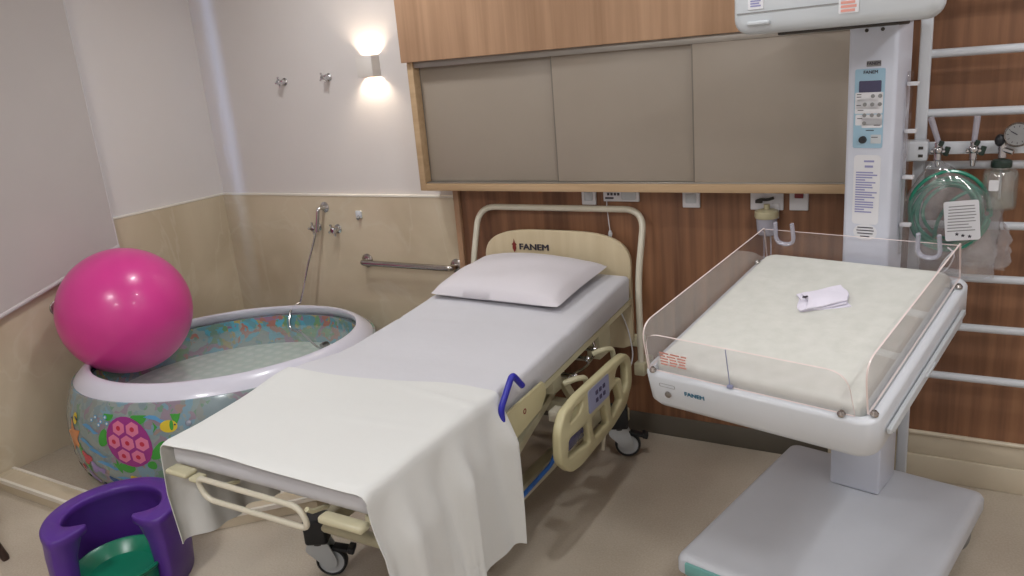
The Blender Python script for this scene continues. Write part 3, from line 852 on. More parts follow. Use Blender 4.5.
# base frame
BZ = .205
bm = NB()
box(bm, -1.415, -1.365, -1.49, -.27, BZ-.03, BZ+.03, .006); box(bm, -1.975, -1.925, -1.49, -.27, BZ-.03, BZ+.03, .006)
tube(bm, [(-1.97, -1.49, BZ+.01), (-1.33, -1.49, BZ+.01)], .024, 14); box(bm, -1.98, -1.25, -.295, -.245, BZ-.03, BZ+.03, .006)
obj('base_frame', bm, M['cream'], bed)
# lifting arms and under-deck mechanism
bm = NB()
for x in (-1.39, -1.92):
    for a, b_ in (((x, -1.22, BZ+.03), (x, -.92, .60)), ((x, -.42, BZ+.03), (x, -.70, .62)), ((x, -1.22, .30), (x, -.60, .52))):
        a, b_ = V(a), V(b_); d = b_-a; q = d.to_track_quat('Z', 'X').to_matrix().to_4x4()
        box(bm, -.018, .018, -.014, .014, 0, d.length, .004, xf=TR(*a) @ q)
tube(bm, [(-1.93, -.92, .59), (-1.36, -.92, .59)], .016, 12); tube(bm, [(-1.93, -.66, .60), (-1.36, -.66, .60)], .016, 12)
tube(bm, [(-1.93, -1.22, .30), (-1.36, -1.22, .30)], .016, 12)
box(bm, -1.36, -1.30, -.85, -.78, .54, .60, .005); box(bm, -1.36, -1.30, -.42, -.30, .52, .66, .005)
obj('lift_arm', bm, M['cream'], bed)
bm = NB(); cyl(bm, (-1.62, -.62, .35), (-1.66, -1.15, .48), .028, 16); cyl(bm, (-1.62, -.62, .35), (-1.60, -.35, .28), .018, 14)
box(bm, -1.72, -1.55, -.66, -.46, .29, .42, .012); box(bm, -1.62, -1.45, -.98, -.82, .45, .56, .012)
obj('actuator', bm, M['dark'], bed)
bm = NB()
for y, z in ((-.62, .605), (-.55, .62), (-.74, .58)):
    cyl(bm, (-1.34, y, z), (-1.27, y, z), .010, 12); ball(bm, (-1.262, y, z), .014, 12)
tube(bm, rnd([(-1.30, -.50, .66), (-1.27, -.52, .60), (-1.27, -.62, .57), (-1.28, -.78, .585)], .03), .006, 8)
obj('linkage', bm, M['chrome'], bed)
bm = NB()
tube(bm, rnd([(-1.25, -.86, .60), (-1.215, -.84, .615), (-1.20, -.78, .60), (-1.20, -.76, .52)], .02), .011, 10)
tube(bm, rnd([(-1.25, -.60, .62), (-1.215, -.58, .635), (-1.20, -.52, .62), (-1.20, -.50, .54)], .02), .011, 10)
obj('rail_bracket', bm, M['cream'], bed)
# rubber clamp at the right of the foot section
bm = NB(); box(bm, -1.256, -1.228, -1.325, -1.280, .545, .62, .006); cyl(bm, (-1.228, -1.300, .56), (-1.212, -1.300, .56), .012, 14); cyl(bm, (-1.245, -1.300, .50), (-1.245, -1.300, .545), .010, 12)
obj('clamp', bm, M['grey'], bed)
obj('blue_handle', tube(NB(), rnd([(-1.240, -1.315, .60), (-1.236, -1.325, .705), (-1.226, -1.255, .797), (-1.222, -1.205, .738)], .018, 6), .0105, 12), M['blue'], bed)
obj('blue_air_tube', tube(NB(), rnd([(-1.352, -1.47, .19), (-1.352, -1.30, .20), (-1.345, -1.05, .225), (-1.345, -.80, .235), (-1.37, -.70, .33)], .06), .009, 10), M['bluetube'], bed)
# lowered side rail with its openings and label
SX = -1.165
YZ = Matrix(((0, 0, 1, SX), (1, 0, 0, 0), (0, 1, 0, 0), (0, 0, 0, 1)))
y0, y1, z0, z1 = -1.075, -.40, .325, .625
outl = [(-1.04, .345), (-.96, .330), (-.66, .345), (-.52, .375), (-.445, .45), (-.448, .56), (-.50, .600), (-.60, .605), (-.95, .603), (-1.06, .588), (-1.108, .53), (-1.115, .42)]
outl = [(p.x, p.y) for p in rnd([(a, b_, 0) for a, b_ in outl], .03, 4, True)]
def hole(pts, r=.015): return [(p.x, p.y) for p in rnd([(a, b_, 0) for a, b_ in pts], r, 4, True)]
holes = [hole([(-1.03, .53), (-.985, .572), (-.91, .568), (-.94, .535)]), hole([(-1.055, .41), (-1.04, .475), (-.89, .47), (-.875, .385)]),
         hole([(-.835, .385), (-.85, .47), (-.73, .475), (-.70, .385)]), hole([(-.665, .39), (-.68, .50), (-.60, .51), (-.565, .42)]), hole([(-.625, .53), (-.60, .57), (-.53, .572), (-.495, .545), (-.50, .46), (-.545, .44), (-.56, .52)], .02)]
srl = obj('side_rail', plate(outl, .034, YZ, holes, bev=.009), M['creamp'], bed)
lb = plate(rr(-.875, .498, -.69, .588, .01), .003, TR(.0185, 0, 0) @ YZ)
lbo = plabel(obj('control_label', lb, M['labelblue'], srl), 'blue-grey bed control label')
bm = NB()
for i in range(3):
    for j in range(2):
        y = -.815+i*.033; z = .52+j*.030
        merge(bm, plate(rr(y, z, y+.02, z+.016, .003), .002, TR(.0208, 0, 0) @ YZ))
obj('label_print', bm, M['lcd'], srl)
bm = NB()
for i in range(5):
    y = -1.0+i*.033
    merge(bm, plate(rr(y-.03, .43, y-.012, .445, .003), .003, TR(-.006, 0, 0) @ YZ))
box(bm, SX-.016, SX-.006, -1.06, -.87, .41, .46, .003)
obj('rail_grip', bm, M['lcd'], srl)
bm = NB(); tube(bm, [(SX-.02, -.66, .36), (SX-.035, -.66, .24)], .008, 10); box(bm, -1.26, SX-.015, -.70, -.62, .46, .50, .004); box(bm, -1.26, SX-.015, -.98, -.92, .50, .54, .004)
obj('side_rail_arm', bm, M['tube'], bed)
# casters
def caster(parent, x, y, rot, top=.20, r=.058):
    X = TR(x, y, 0) @ RZ(rot)
    bm = NB(); cyl(bm, (0, 0, r*2+.02), (0, 0, top), .030, 16)
    box(bm, -.042, .042, -.042, .042, top-.055, top+.045, .012, 3)
    c = obj('caster', bm, M['black'], parent, xf=X)
    bm = NB()
    pts = [(-.036, r*2+.03), (.036, r*2+.035), (.05, r*2), (-.02, r*.75), (-.058, r*.75), (-.062, r*1.3)]
    for s in (-1, 1):
        merge(bm, plate([(p.x, p.y) for p in rnd([(a, b_, 0) for a, b_ in pts], .015, 4, True)], .006, TR(0, s*.024, 0) @ RX(90), bev=.001))
    box(bm, -.032, .032, -.026, .026, r*2+.012, r*2+.032, .005)
    obj('fork', bm, M['greywhite'] if parent is bed else M['grey'], c, xf=X)
    bm = NB()
    X2 = X @ TR(-.036, 0, r) @ RX(90)
    lathe(bm, [(r*.80, -.012), (r*.88, -.016), (r*.97, -.012), (r, 0), (r*.97, .012), (r*.88, .016), (r*.80, .012)], 32, X2)
    obj('tyre', bm, M['black'], c)
    bm = NB(); lathe(bm, [(0, -.014), (r*.25, -.014), (r*.3, -.008), (r*.76, -.008), (r*.82, -.012), (r*.82, .012), (r*.76, .008), (r*.3, .008), (r*.25, .014), (0, .014)], 28, X2)
    obj('wheel', bm, M['greywhite'], c)
    bm = NB(); box(bm, -.09, -.02, -.02, .02, r*2-.01, r*2+.004, .004, xf=X @ TR(0, 0, .012) @ RY(-15)); box(bm, -.100, -.075, -.024, .024, r*2-.012, r*2+.012, .005, xf=X @ TR(0, 0, .012) @ RY(-15))
    obj('brake_pedal', bm, M['black'], c)
    return c
caster(bed, -1.965, -1.49, 208); caster(bed, -1.39, -1.49, 40); caster(bed, -1.295, -.27, 203); caster(bed, -1.95, -.27, 20)

# pillow
def pillow_bm(c, a, b_, h, rot, tilt):
    bm = NB(); n = 28; X = TR(*c) @ RZ(rot) @ RX(tilt)
    def pt(u, v, s):
        e = max(0, (1-abs(u)**2.6))*max(0, (1-abs(v)**2.6))
        cr = (abs(u)**8)*(abs(v)**8); pin = 1-.03*(1-abs(v)**2)*(abs(u)**6)-.02*cr; pin2 = 1-.04*(1-abs(u)**2)*(abs(v)**6)-.03*cr
        z = h*e**.48*(1+.06*sin(4*u+2*v)+.04*sin(7*v-3*u))
        z += .004*sin(18*u+6*v)*(abs(u)**2)*(1-abs(u)) if s > 0 else 0
        return X @ V((a*u*pin, b_*v*pin2, z*s*(1 if s > 0 else .35)))
    gr = {}
    for s in (1, -1):
        for i in range(n+1):
            for j in range(n+1):
                u, v = -1+2*i/n, -1+2*j/n
                if s < 0 and (i in (0, n) or j in (0, n)): gr[s, i, j] = gr[1, i, j]
                else: gr[s, i, j] = bm.verts.new(pt(u, v, s))
        for i in range(n):
            for j in range(n):
                q = [gr[s, i, j], gr[s, i+1, j], gr[s, i+1, j+1], gr[s, i, j+1]]
                bm.faces.new(q if s > 0 else q[::-1])
    return bm
pl = thing('pillow', 'plump white pillow at the head of the bed', 'pillow', (-1.69, -.335, .80))
obj('pillow_case', pillow_bm((-1.692, -.372, .832), .325, .235, .080, -3, 6), M['pillow'], pl, ang=70)

# draped sheet over the foot half
def drape():
    bm = NB(); x0, x1 = BX0-.012, BX1+.012; yA, yB = -1.30, -1.957
    nY = 46; prof = []
    hangL, hangR, rc = .335, .60, .028
    top = x1-x0-2*rc
    total = hangL+rc*pi/2+top+rc*pi/2+hangR
    nS = 110; grid = []
    for j in range(nY+1):
        v = j/nY; y = yA+(yB-yA)*v; row = []
        for i in range(nS+1):
            s = total*i/nS; fx = max(0, min(1, (s-hangL)/top)); yS = yA-.135*(1-fx)**1.3-.012*sin(fx*6); y = yS+(yB-yS)*v; z0_ = zt(y)+.006
            # right and left hang lengths differ a little along the length
            if s < hangL:
                d = hangL-s; x = x0; z = z0_-rc-d*(1+.03*sin(v*5)); side = -1
            elif s < hangL+rc*pi/2:
                a = (s-hangL)/rc; x = x0+rc-rc*cos(a); z = z0_-rc+rc*sin(a); d = 0; side = 0
            elif s < hangL+rc*pi/2+top:
                x = x0+rc+(s-hangL-rc*pi/2); z = z0_; d = 0; side = 0
            elif s < hangL+rc*pi+top:
                a = (s-hangL-rc*pi/2-top)/rc; x = x1-rc+rc*sin(a); z = z0_-rc+rc*cos(a); d = 0; side = 0
            else:
                d = s-(hangL+rc*pi+top); side = 1; x = x1
                dd = d*(.86+.13*v-.05*sin(v*6.28*1.1)); z = z0_-rc-dd
            yy = y
            if side:
                amp = min(1, d/.16)
                if side > 0:
                    fold = .026*sin(v*17+1.2)*amp+.016*sin(v*31+.6+d*3)*amp+.055*amp*(d/.5)*v+.02*amp
                    if .45 < v < .58: fold += .02*amp*(d/.4)
                    x += max(.001, fold*.8+.008*amp); yy += (.022*sin(v*14)*amp*(d/.4)) - .05*(d/.5)*(1-v)*0 - .03*d*v
                else:
                    fold = .018*sin(v*15)*amp+.012*sin(v*27+1)*amp
                    x -= max(.001, fold+.018*amp)-.125*d; yy += .03*d*(1-v)*2
            else:
                zc = .0015*sin(x*17+y*9)+.0012*sin(y*23-x*8)
                # creases pulled from the right-hand edge
                zc += .0035*math.exp(-((y+1.42+.18*(x+1.3))/.014)**2)*max(0, min(1, (x+1.75)*3))
                zc += .003*math.exp(-((y+1.62-.10*(x+1.5))/.012)**2)*max(0, 1-abs(x+1.5)*4)
                z += max(0, zc+.002)+rise(x, yy)
            # foot edge rolls over the mattress end a little
            if v > .955 and side == 0: z -= ((v-.955)/.045)**2*.012*(.6+.4*sin(x*8))
            row.append(bm.verts.new((x, yy, z)))
        grid.append(row)
    for j in range(nY):
        for i in range(nS): bm.faces.new((grid[j][i], grid[j][i+1], grid[j+1][i+1], grid[j+1][i]))
    bmesh.ops.recalc_face_normals(bm, faces=bm.faces)
    # give the cloth its thickness
    r = bmesh.ops.solidify(bm, geom=bm.faces[:], thickness=.0022)
    return bm
dr = obj('draped_sheet', drape(), M['drape'], None, loc=(-1.655, -1.63, .76), ang=80)
tag(dr, 'white sheet folded across the foot of the bed, hanging down both sides', 'sheet')

# ------------------------------------------------------------ infant warmer
WL = (-.28, -.36, 0); W = TR(*WL) @ RZ(-12)
wm = thing('infant_warmer', 'white infant radiant warmer with tilted acrylic-sided tray beside the bed', 'infant warmer', WL, radians(-12))
# base
bm = NB(); secs = []
for z, k in ((.078, -.012), (.082, 0), (.120, 0), (.134, -.006), (.141, -.018), (.143, -.035)):
    secs.append([V((x, y, z)) for x, y in rr(-.33-k, -.80-k, .380+k, .15+k, .032, 6)])
loft(bm, secs)
bs = obj('base', bm, M['basegrey'], wm, xf=W, ang=50)
bm = box(NB(), -.29, .325, -.808, -.795, .084, .128, .005); plabel(obj('base_bumper', bm, M['teal'], bs, xf=W), 'pale teal front strip')
bm = NB(); box(bm, -.27, .285, -.74, .09, .06, .078, .004); obj('base_underside', bm, M['dark'], bs, xf=W)
def twin_caster(x, y, rot):
    X = W @ TR(x, y, 0) @ RZ(rot); bm = NB(); r = .038
    for s in (-1, 1): lathe(bm, [(0, .012), (r*.8, .012), (r, .008), (r, -.008), (r*.8, -.012), (0, -.012)], 24, X @ TR(-.012, s*.016, r) @ RX(90))
    c = obj('caster', bm, M['grey'], wm)
    bm = NB(); cyl(bm, (0, 0, .04), (0, 0, .084), .012, 12); box(bm, -.03, .01, -.006, .006, .03, .055, .003)
    obj('caster_stem', bm, M['dark'], c, xf=X)
for x, y, r in ((-.27, -.72, 20), (.285, -.72, 50), (.340, -.015, 75), (-.27, .09, -20)): twin_caster(x, y, r)
# column
CU = .079
bm = NB(); secs = []
for z in (.143, .40, .41, 1.2, 1.775):
    k = 0 if z <= .4 else -.003
    secs.append([V((x, y, z)) for x, y in rr(-.078-k, -.082-k, .078+k, .082+k, .014, 5)])
loft(bm, secs)
cm = obj('column', bm, M['bluewhite'], wm, xf=W, ang=40)
bm = box(NB(), -.087, .087, -.090, .09, .144, .72, .008, 3)
obj('column_sleeve', bm, M['bluewhite'], wm, xf=W)
# clear channel with clips on the column's right side
bm = box(NB(), .083, .090, .0, .045, 1.02, 1.62, .002); obj('side_channel', bm, M['acr'], cm, xf=W)
bm = NB()
for z in (1.12, 1.28, 1.43, 1.58): box(bm, .079, .112, .012, .035, z-.006, z+.006, .002)
obj('channel_clip', bm, M['paper'], cm, xf=W)
def onface(u, z): return W @ TR(u, -.0795, z) @ FACE_CAM
# control panel
cp = plate(rr(-.046, -.125, .046, .125, .006), .003, onface(-.004, 1.513))
cpo = obj('control_panel', cp, M['labelpale'], wm)
bm = plate(rr(-.034, -.018, .034, .018, .003), .002, onface(-.002, 1.583) @ TR(0, 0, .002)); obj('display', bm, M['lcd'], cpo)
bm = NB()
for x0, x1, z0, z1 in ((-.043, .043, -.015, .052), (-.020, .043, -.06, -.03), (-.04, .03, .0, .03), (-.04, .043, -.052, -.018)):
    merge(bm, plate(rr(x0, z0, x1, z1, .004), .002, onface(-.004, 1.513) @ TR(0, 0, .0014)))
obj('panel_field', bm, M['paper'], cpo)
bm = NB()
for x, z in ((.012, .040), (.034, .040), (-.012, .014), (.011, .014), (.034, .014), (-.012, -.020), (.011, -.020), (.032, -.020), (-.012, -.045)):
    lathe(bm, [(0, 0), (.0065, 0), (.006, .003), (0, .0035)], 14, onface(-.004+x, 1.513+z) @ TR(0, 0, .002))
obj('button', bm, M['grey'], cpo)
bm = lathe(NB(), [(0, 0), (.012, 0), (.011, .010), (0, .011)], 20, onface(-.018, 1.513-.098) @ TR(0, 0, .0015)); obj('knob', bm, M['black'], cpo)
bm = plate(rr(-.016, -.014, .016, .014, .002), .002, onface(.022, 1.513-.096) @ TR(0, 0, .0016)); obj('panel_window', bm, M['greywhite'], cpo)
bm = plate(rr(-.022, -.009, .022, .009, .002), .002, onface(.006, 1.653)); obj('panel_badge', bm, M['grey'], cpo)
bm = textbm('FANEM', .013, onface(.006, 1.6535) @ TR(0, 0, .0016), .0003, .0003); merge(bm, textbm('FANEM', .014, onface(-.002, 1.627) @ TR(0, 0, .002), .0003, .0004))
for x, z, l in ((-.038, .046, .014), (-.038, .038, .014), (-.038, .012, .014), (-.034, -.004, .018), (-.034, -.030, .016), (-.012, .064, .03), (.018, -.052, .02), (-.006, -.068, .025), (.012, -.09, .02)):
    merge(bm, plate(rr(0, -.0012, l, .0012, .0004), .0008, onface(-.004+x, 1.513+z) @ TR(0, 0, .0024)))
obj('panel_print', bm, M['darktext'], cpo)
# instruction labels
lbm = plate(rr(-.042, -.115, .042, .115, .012), .0015, onface(-.002, 1.25)); lab1 = obj('instruction_label', lbm, M['paper'], wm)
bm = NB()
merge(bm, plate(rr(-.016, -.003, .016, .003, .001), .0008, onface(.004, 1.345) @ TR(0, 0, .0012)))
merge(bm, plate(rr(-.013, -.0035, .013, .0035, .001), .0008, onface(.004, 1.328) @ TR(0, 0, .0012)))
random.seed(8)
for k in range(17):
    z = 1.308-k*.0082; l = random.uniform(.050, .068) if k % 4 != 3 else .03
    merge(bm, plate(rr(0, -.0022, l, .0022, .0006), .0008, onface(-.036, z) @ TR(0, 0, .0012)))
obj('label_print', bm, M['lilac'], lab1)
lbm = plate(oval(.038, .028, 24), .0015, onface(.0, 1.108)); lab2 = obj('rating_label', lbm, M['paper'], wm)
bm = NB()
for k, l in enumerate((.05, .056, .05, .03)): merge(bm, plate(rr(-l/2, -.0016, l/2, .0016, .0004), .0008, onface(0, 1.124-k*.010) @ TR(0, 0, .0012)))
obj('label_print', bm, M['darktext'], lab2)
bm = NB()
for u in (-.02, .028): lathe(bm, [(0, 0), (.006, 0), (.005, .003), (0, .0035)], 14, onface(u, 1.755))
obj('column_screw', bm, M['dark'], cm)
# heater hood: rounded housing over the tray
bm = NB(); secs = []
def hood_sec(v, hw, z0, z1, r):
    return [V((x, v, z)) for x, z in rr(-hw, z0, hw, z1, r, 6)]
for q in ((-.458, .262, 1.800, 1.985, .03), (-.454, .276, 1.782, 2.0, .04), (-.444, .284, 1.773, 2.01, .045), (-.42, .287, 1.770, 2.015, .045), (-.385, .280, 1.770, 2.015, .045),
          (-.33, .245, 1.772, 2.01, .045), (-.27, .20, 1.775, 1.99, .04), (-.18, .16, 1.778, 1.95, .04), (-.05, .12, 1.778, 1.92, .03), (.07, .10, 1.778, 1.90, .03), (.085, .09, 1.785, 1.89, .03)):
    secs.append(hood_sec(*q))
loft(bm, secs)
hd = obj('heater_hood', bm, M['greywhite'], wm, xf=W, ang=50)
bm = NB()
box(bm, -.270, .06, -.4600, -.4570, 1.8305, 1.8335, 0)
obj('hood_seam', bm, M['grey'], hd, xf=W)
bm = box(NB(), -.17, .17, -.40, -.30, 1.762, 1.774, .004); obj('heater_grille', bm, M['dark'], hd, xf=W)
bm = box(NB(), -.235, -.165, -.470, -.455, 1.795, 1.808, .005, 3); obj('hood_handle', bm, M['greywhite'], hd, xf=W)
def onhood(u, z): return W @ TR(u, -.4595, z) @ FACE_CAM
bm = plate(rr(-.024, -.016, .024, .016, .003), .0015, onhood(-.235+.025, 1.857)); hl = obj('hood_badge', bm, M['paper'], hd)
bm = NB()
for k in range(3): merge(bm, plate(rr(-.016, -.0022, .016-.005*(k % 2), .0022, .0006), .0008, onhood(-.21, 1.864-k*.007) @ TR(0, 0, .0012)))
obj('badge_print', bm, M['lilac'], hl)
bm = plate(rr(-.03, -.024, .024, .024, .003), .0015, onhood(.06, 1.828)); hl = obj('hood_warning_label', bm, M['paper'], hd)
bm = NB()
for k in range(4): merge(bm, plate(rr(-.024, -.004, .018-.004*(k % 2), .003, .001), .0008, onhood(.06, 1.843-k*.0105) @ TR(0, 0, .0012)))
obj('label_print', bm, M['pinktext'], hl)
# tray
TI = W @ TR(0, -.9, .82) @ RZ(-1.2) @ RX(12.0)
bm = NB(); secs = []
A0, A1, B0, B1 = -.375, .312, 0, .83
for h, k in ((-.122, -.03), (-.117, -.012), (-.10, -.003), (-.01, 0), (-.002, -.004), (0, -.012)):
    secs.append([V((x, y, h)) for x, y in rr(A0-k, B0-k, A1+k, B1+k, .05, 6)])
inner = [[V((x, y, h)) for x, y in rr(A0+.024+k, B0+.024+k, A1-.024-k, B1-.024-k, .035, 6)] for h, k in ((0, 0), (-.004, .003), (-.03, .006))]
loft(bm, secs+inner)
ty = obj('tray', bm, M['white'], wm, xf=TI, ang=50)
bm = NB(); box(bm, -.10, .10, .62, .80, -.19, -.122, .01, xf=TI); obj('tray_support', bm, M['bluewhite'], wm)
bm = NB(); box(bm, -.08, .08, -.22, -.09, .70, .87, .01, xf=W); obj('tilt_neck', bm, M['bluewhite'], wm)
bm = box(NB(), -.33, .27, B0+.1, B1-.02, -.145, -.122, .006); obj('tray_underpan', bm, M['greywhite'], ty, xf=TI)
bm = NB(); box(bm, A1+.001, A1+.014, .07, .72, -.070, -.052, .004); box(bm, A1+.001, A1+.010, .10, .70, -.088, -.076, .003); box(bm, A1+.002, A1+.018, .34, .42, -.064, -.058, .002)
obj('cassette_drawer', bm, M['greywhite'], ty, xf=TI)
# mattress
bm = NB(); secs = []
for h, k in ((-.028, -.012), (-.022, 0), (.006, .001), (.018, -.004), (.024, -.010), (.026, -.022)):
    secs.append([V((x, y, h)) for x, y in rr(-.345-k, .032-k, .265+k, .812+k, .035, 6)])
loft(bm, secs)
obj('infant_mattress', bm, M['warmbed'], wm, xf=TI, ang=60)
# acrylic panels (own material on the polished edges)
def panel(name, outl, X, lab=None):
    o = obj(name, plate(outl, .005, X, (), 0, 1), [M['acr'], M['acre']], ty, ang=30)
    return o
def pr2(pts, r): return [(p.x, p.y) for p in rnd([(a, b_, 0) for a, b_ in pts], r, 6, True)]
XS = lambda a: TI @ Matrix(((0, 0, 1, a), (1, 0, 0, 0), (0, 1, 0, 0), (0, 0, 0, 1)))
side = lambda hf, hb: pr2([(.018, .001), (.018, hf), (.80, hb), (.80, .001)], .05)
def side_outline(b0, b1, hf, hb):
    return [(b1, .001), (b1, hb)]+[(p.x, p.y) for p in rnd([(b1, hb, 0), (b0, hf, 0), (b0, .001, 0)], .06, 8)][1:]
panel('side_panel', side_outline(.018, .822, .155, .115), XS(A0+.02))
panel('side_panel', side_outline(.04, .822, .15, .118), XS(.281))
XB = lambda b_: TI @ TR(0, b_, 0) @ FACE_CAM
fo = [(.256, .001)]+[(p.x, p.y) for p in rnd([(.256, .001, 0), (.242, .128, 0), (-.352, .128, 0), (-.352, .001, 0)], .055, 8)][1:]
panel('front_panel', fo, XB(.022))
panel('rear_panel', [(A0+.022, .001), (A0+.022, .112), (.279, .112), (.279, .001)], XB(.820))
bm = NB(); tube(bm, [(-.085, .018, .012), (-.085, .018, .127)], .0016, 8); box(bm, -.093, -.077, .012, .024, .001, .010, .002)
obj('panel_latch', bm, M['labelblue'], ty, xf=TI)
bm = NB()
for a, b_ in ((-.335, .012), (.226, .012), (.296, .042), (.297, .75), (-.362, .10), (-.362, .76)):
    lathe(bm, [(0, 0), (.010, 0), (.011, .006), (.006, .014), (0, .016)], 14, TI @ TR(a, b_, .002))
for a, h in ((-.285, -.055), (-.20, -.012)):
    pass
lathe(bm, [(0, 0), (.011, 0), (.010, .004), (0, .005)], 16, TI @ TR(-.285, -.0005, -.062) @ RX(90))
obj('panel_bolt', bm, M['steel'], ty)
bm = plate([(p.x, p.y) for p in rnd([(-.045, -.010, 0), (.045, -.010, 0), (.045, .010, 0), (-.045, .010, 0)], .009, 4, True)], .0006, TI @ TR(-.285, -.0004, -.032) @ FACE_CAM @ Matrix.Scale(.6, 4), holes=[pr2([(-.042, -.008), (.042, -.008), (.042, .008), (-.042, .008)], .007)])
obj('tray_badge', bm, M['grey'], ty)
bm = textbm('FANEM', .019, TI @ TR(-.195, -.0006, -.045) @ FACE_CAM, .0005, .0004, sx=1.1)
obj('tray_logo_text', bm, M['tealtext'], ty)
# printed warning on the front panel's left end
bm = NB(); random.seed(2)
for k in range(5):
    x = -.305
    for q in range(3):
        l = random.uniform(.018, .032); merge(bm, plate(rr(x, -.0026, x+l, .0026, .0006), .0006, XB(.018) @ TR(0, .072-k*.0095, .0016))); x += l+.005
plabel(obj('panel_warning_print', bm, M['pinktext'], ty), 'pale red warning print')
# U-shaped tube clips on the rear panel
for u in (-.275, .195):
    bm = NB(); tube(bm, rnd([(u-.03, .81, .145), (u-.034, .81, .065), (u+.034, .81, .065), (u+.03, .81, .145)], .035, 8), .0065, 10, rad2=.010)
    obj('tube_clip', bm, M['clip'], ty, xf=TI)
# folded cloth on the mattress
bm = NB(); nx, ny = 14, 18
g = []
CT = TI @ TR(-.025, .520, .0275) @ RZ(30)
def fc(u, v, lay):
    return CT @ V((u*.074+.006*sin(v*3+lay), v*.056+.008*u*lay, .0015+lay*.007+.002*sin(4*u+lay)*cos(3*v)+(.004*(1-u*u)*(1-v*v))))
for lay, (k0, k1) in enumerate(((-1, 1), (-.95, .9), (-.7, .93))):
    gg = [[bm.verts.new(fc(k0+(k1-k0)*i/nx, -1+2*j/ny*(1-.04*lay), lay)) for j in range(ny+1)] for i in range(nx+1)]
    for i in range(nx):
        for j in range(ny): bm.faces.new((gg[i][j], gg[i+1][j], gg[i+1][j+1], gg[i][j+1]))
bmesh.ops.recalc_face_normals(bm, faces=bm.faces)
bmesh.ops.solidify(bm, geom=bm.faces[:], thickness=.004)
cl = thing('folded_cloth', 'small folded lilac-white baby garment lying on the warmer mattress', 'cloth', tuple(CT @ V((0, 0, 0))))
obj('cloth_fold', bm, M['cloth'], cl, ang=60)
bm = plate([(-.009, -.006), (0, -.009), (.009, -.003), (.007, .006), (0, .003), (-.006, .008)], .001, CT @ TR(-.052, -.005, .0235)); obj('printed_mark', bm, M['darktext'], cl)

# ------------------------------------------------------------ wall bars (ladder) at the right
lad = thing('wall_bars', 'white tubular wall bars on the wood wall behind the warmer', 'wall bars', (.3, -.09, 0))
for x in (-.165, .86):
    obj('post', box(NB(), x-.019, x+.019, -.115, -.077, .0, 2.35, .006, 3), M['white'], lad)
for z in (1.86, 1.66, 1.46, 1.279, 1.066, .872, .684, .486, .29):
    if z == .29: continue
    obj('rung', tube(NB(), [(-.147, -.092, z), (.842, -.092, z)], .0145, 14), M['white'], lad)
bm = NB()
for z in (.35, 1.2, 2.2):
    for x in (-.165, .86): box(bm, x-.012, x+.012, -.078, -.0085, z-.012, z+.012, .002)
obj('wall_bracket', bm, M['white'], lad)

# ------------------------------------------------------------ medical gas rail
gr_ = thing('gas_rail', 'white medical gas rail clamped across the wall bars', 'gas rail', (.1, -.13, 1.35))
RY0 = -.150
obj('rail_bar', box(NB(), -.20, .80, RY0-.006, RY0+.006, 1.325, 1.368, .003), M['white'], gr_)
bk = obj('rail_end_bracket', box(NB(), -.235, -.135, RY0-.035, RY0+.034, 1.305, 1.375, .008, 3), M['white'], gr_)
bm = NB()
for z in (1.325, 1.352): box(bm, -.165, -.150, RY0-.0375, RY0-.034, z-.005, z+.005, .001)
obj('bracket_mark', bm, M['dark'], bk)
def valve(x, lean, label):
    t = thing('gas_valve', label, 'gas valve', (x, RY0-.006, 1.345), 0, 'chrome gas valves on the rail')
    bm = NB(); y = RY0-.007
    cyl(bm, (x, y, 1.345), (x, y-.035, 1.345), .015, 16); cyl(bm, (x, y-.03, 1.31), (x, y-.03, 1.37), .012, 16); cyl(bm, (x-.022, y-.03, 1.34), (x+.024, y-.03, 1.34), .008, 12)
    ball(bm, (x, y-.03, 1.345), .017, 14); cyl(bm, (x, y-.03, 1.288), (x, y-.03, 1.312), .007, 12, r2=.010)
    obj('valve_body', bm, M['chrome'], t)
    bm = NB(); cyl(bm, (x+.022, y-.03, 1.325), (x+.030, y-.03, 1.355), .009, 10); cyl(bm, (x+.006, y-.045, 1.36), (x+.012, y-.048, 1.376), .008, 10)
    obj('valve_knob', bm, M['dgreen'], t)
    bm = NB(); cyl(bm, (x, y-.03, 1.37), (x+lean, y-.03, 1.455), .0085, 12, r2=.010)
    obj('flow_tube', bm, M['clip'], t)
valve(-.105, -.028, 'chrome gas valve holding the bag of green tubing')
valve(.0, .004, 'chrome gas valve between the green tubing and the glass bottle')
# suction gauge and bottle
gg = thing('vacuum_gauge', 'round pressure gauge above the glass suction bottle', 'gauge', (.135, RY0-.05, 1.375))
X = TR(.122, RY0-.055, 1.392) @ RZ(-12) @ RX(84)
obj('gauge_case', lathe(NB(), [(0, -.012), (.036, -.012), (.040, -.006), (.040, .012), (.037, .016), (.034, .013), (0, .013)], 32, X), M['steel'], gg)
obj('gauge_dial', lathe(NB(), [(0, .0135), (.0335, .0135), (.0335, .0145), (0, .0145)], 32, X), M['grey'], gg)
bm = NB()
for k in range(9):
    a = radians(-40+32*k); merge(bm, plate(rr(-.001, -.003, .001, .003, .0004), .0008, X @ RZ(math.degrees(a)) @ TR(0, .027, .0150)))
merge(bm, plate(rr(-.0015, 0, .0015, .022, .0005), .0008, X @ RZ(60) @ TR(0, 0, .0156)))
obj('gauge_needle', bm, M['darktext'], gg)
bm = NB(); cyl(bm, (.083, RY0-.04, 1.315), (.083, RY0-.04, 1.37), .013, 14); cyl(bm, (.083, RY0-.007, 1.345), (.083, RY0-.045, 1.345), .014, 14); cyl(bm, (.083, RY0-.04, 1.362), (.118, RY0-.045, 1.385), .010, 12)
cyl(bm, (.083, RY0-.045, 1.345), (.113, RY0-.055, 1.335), .009, 12)
obj('regulator_body', bm, M['chrome'], gg)
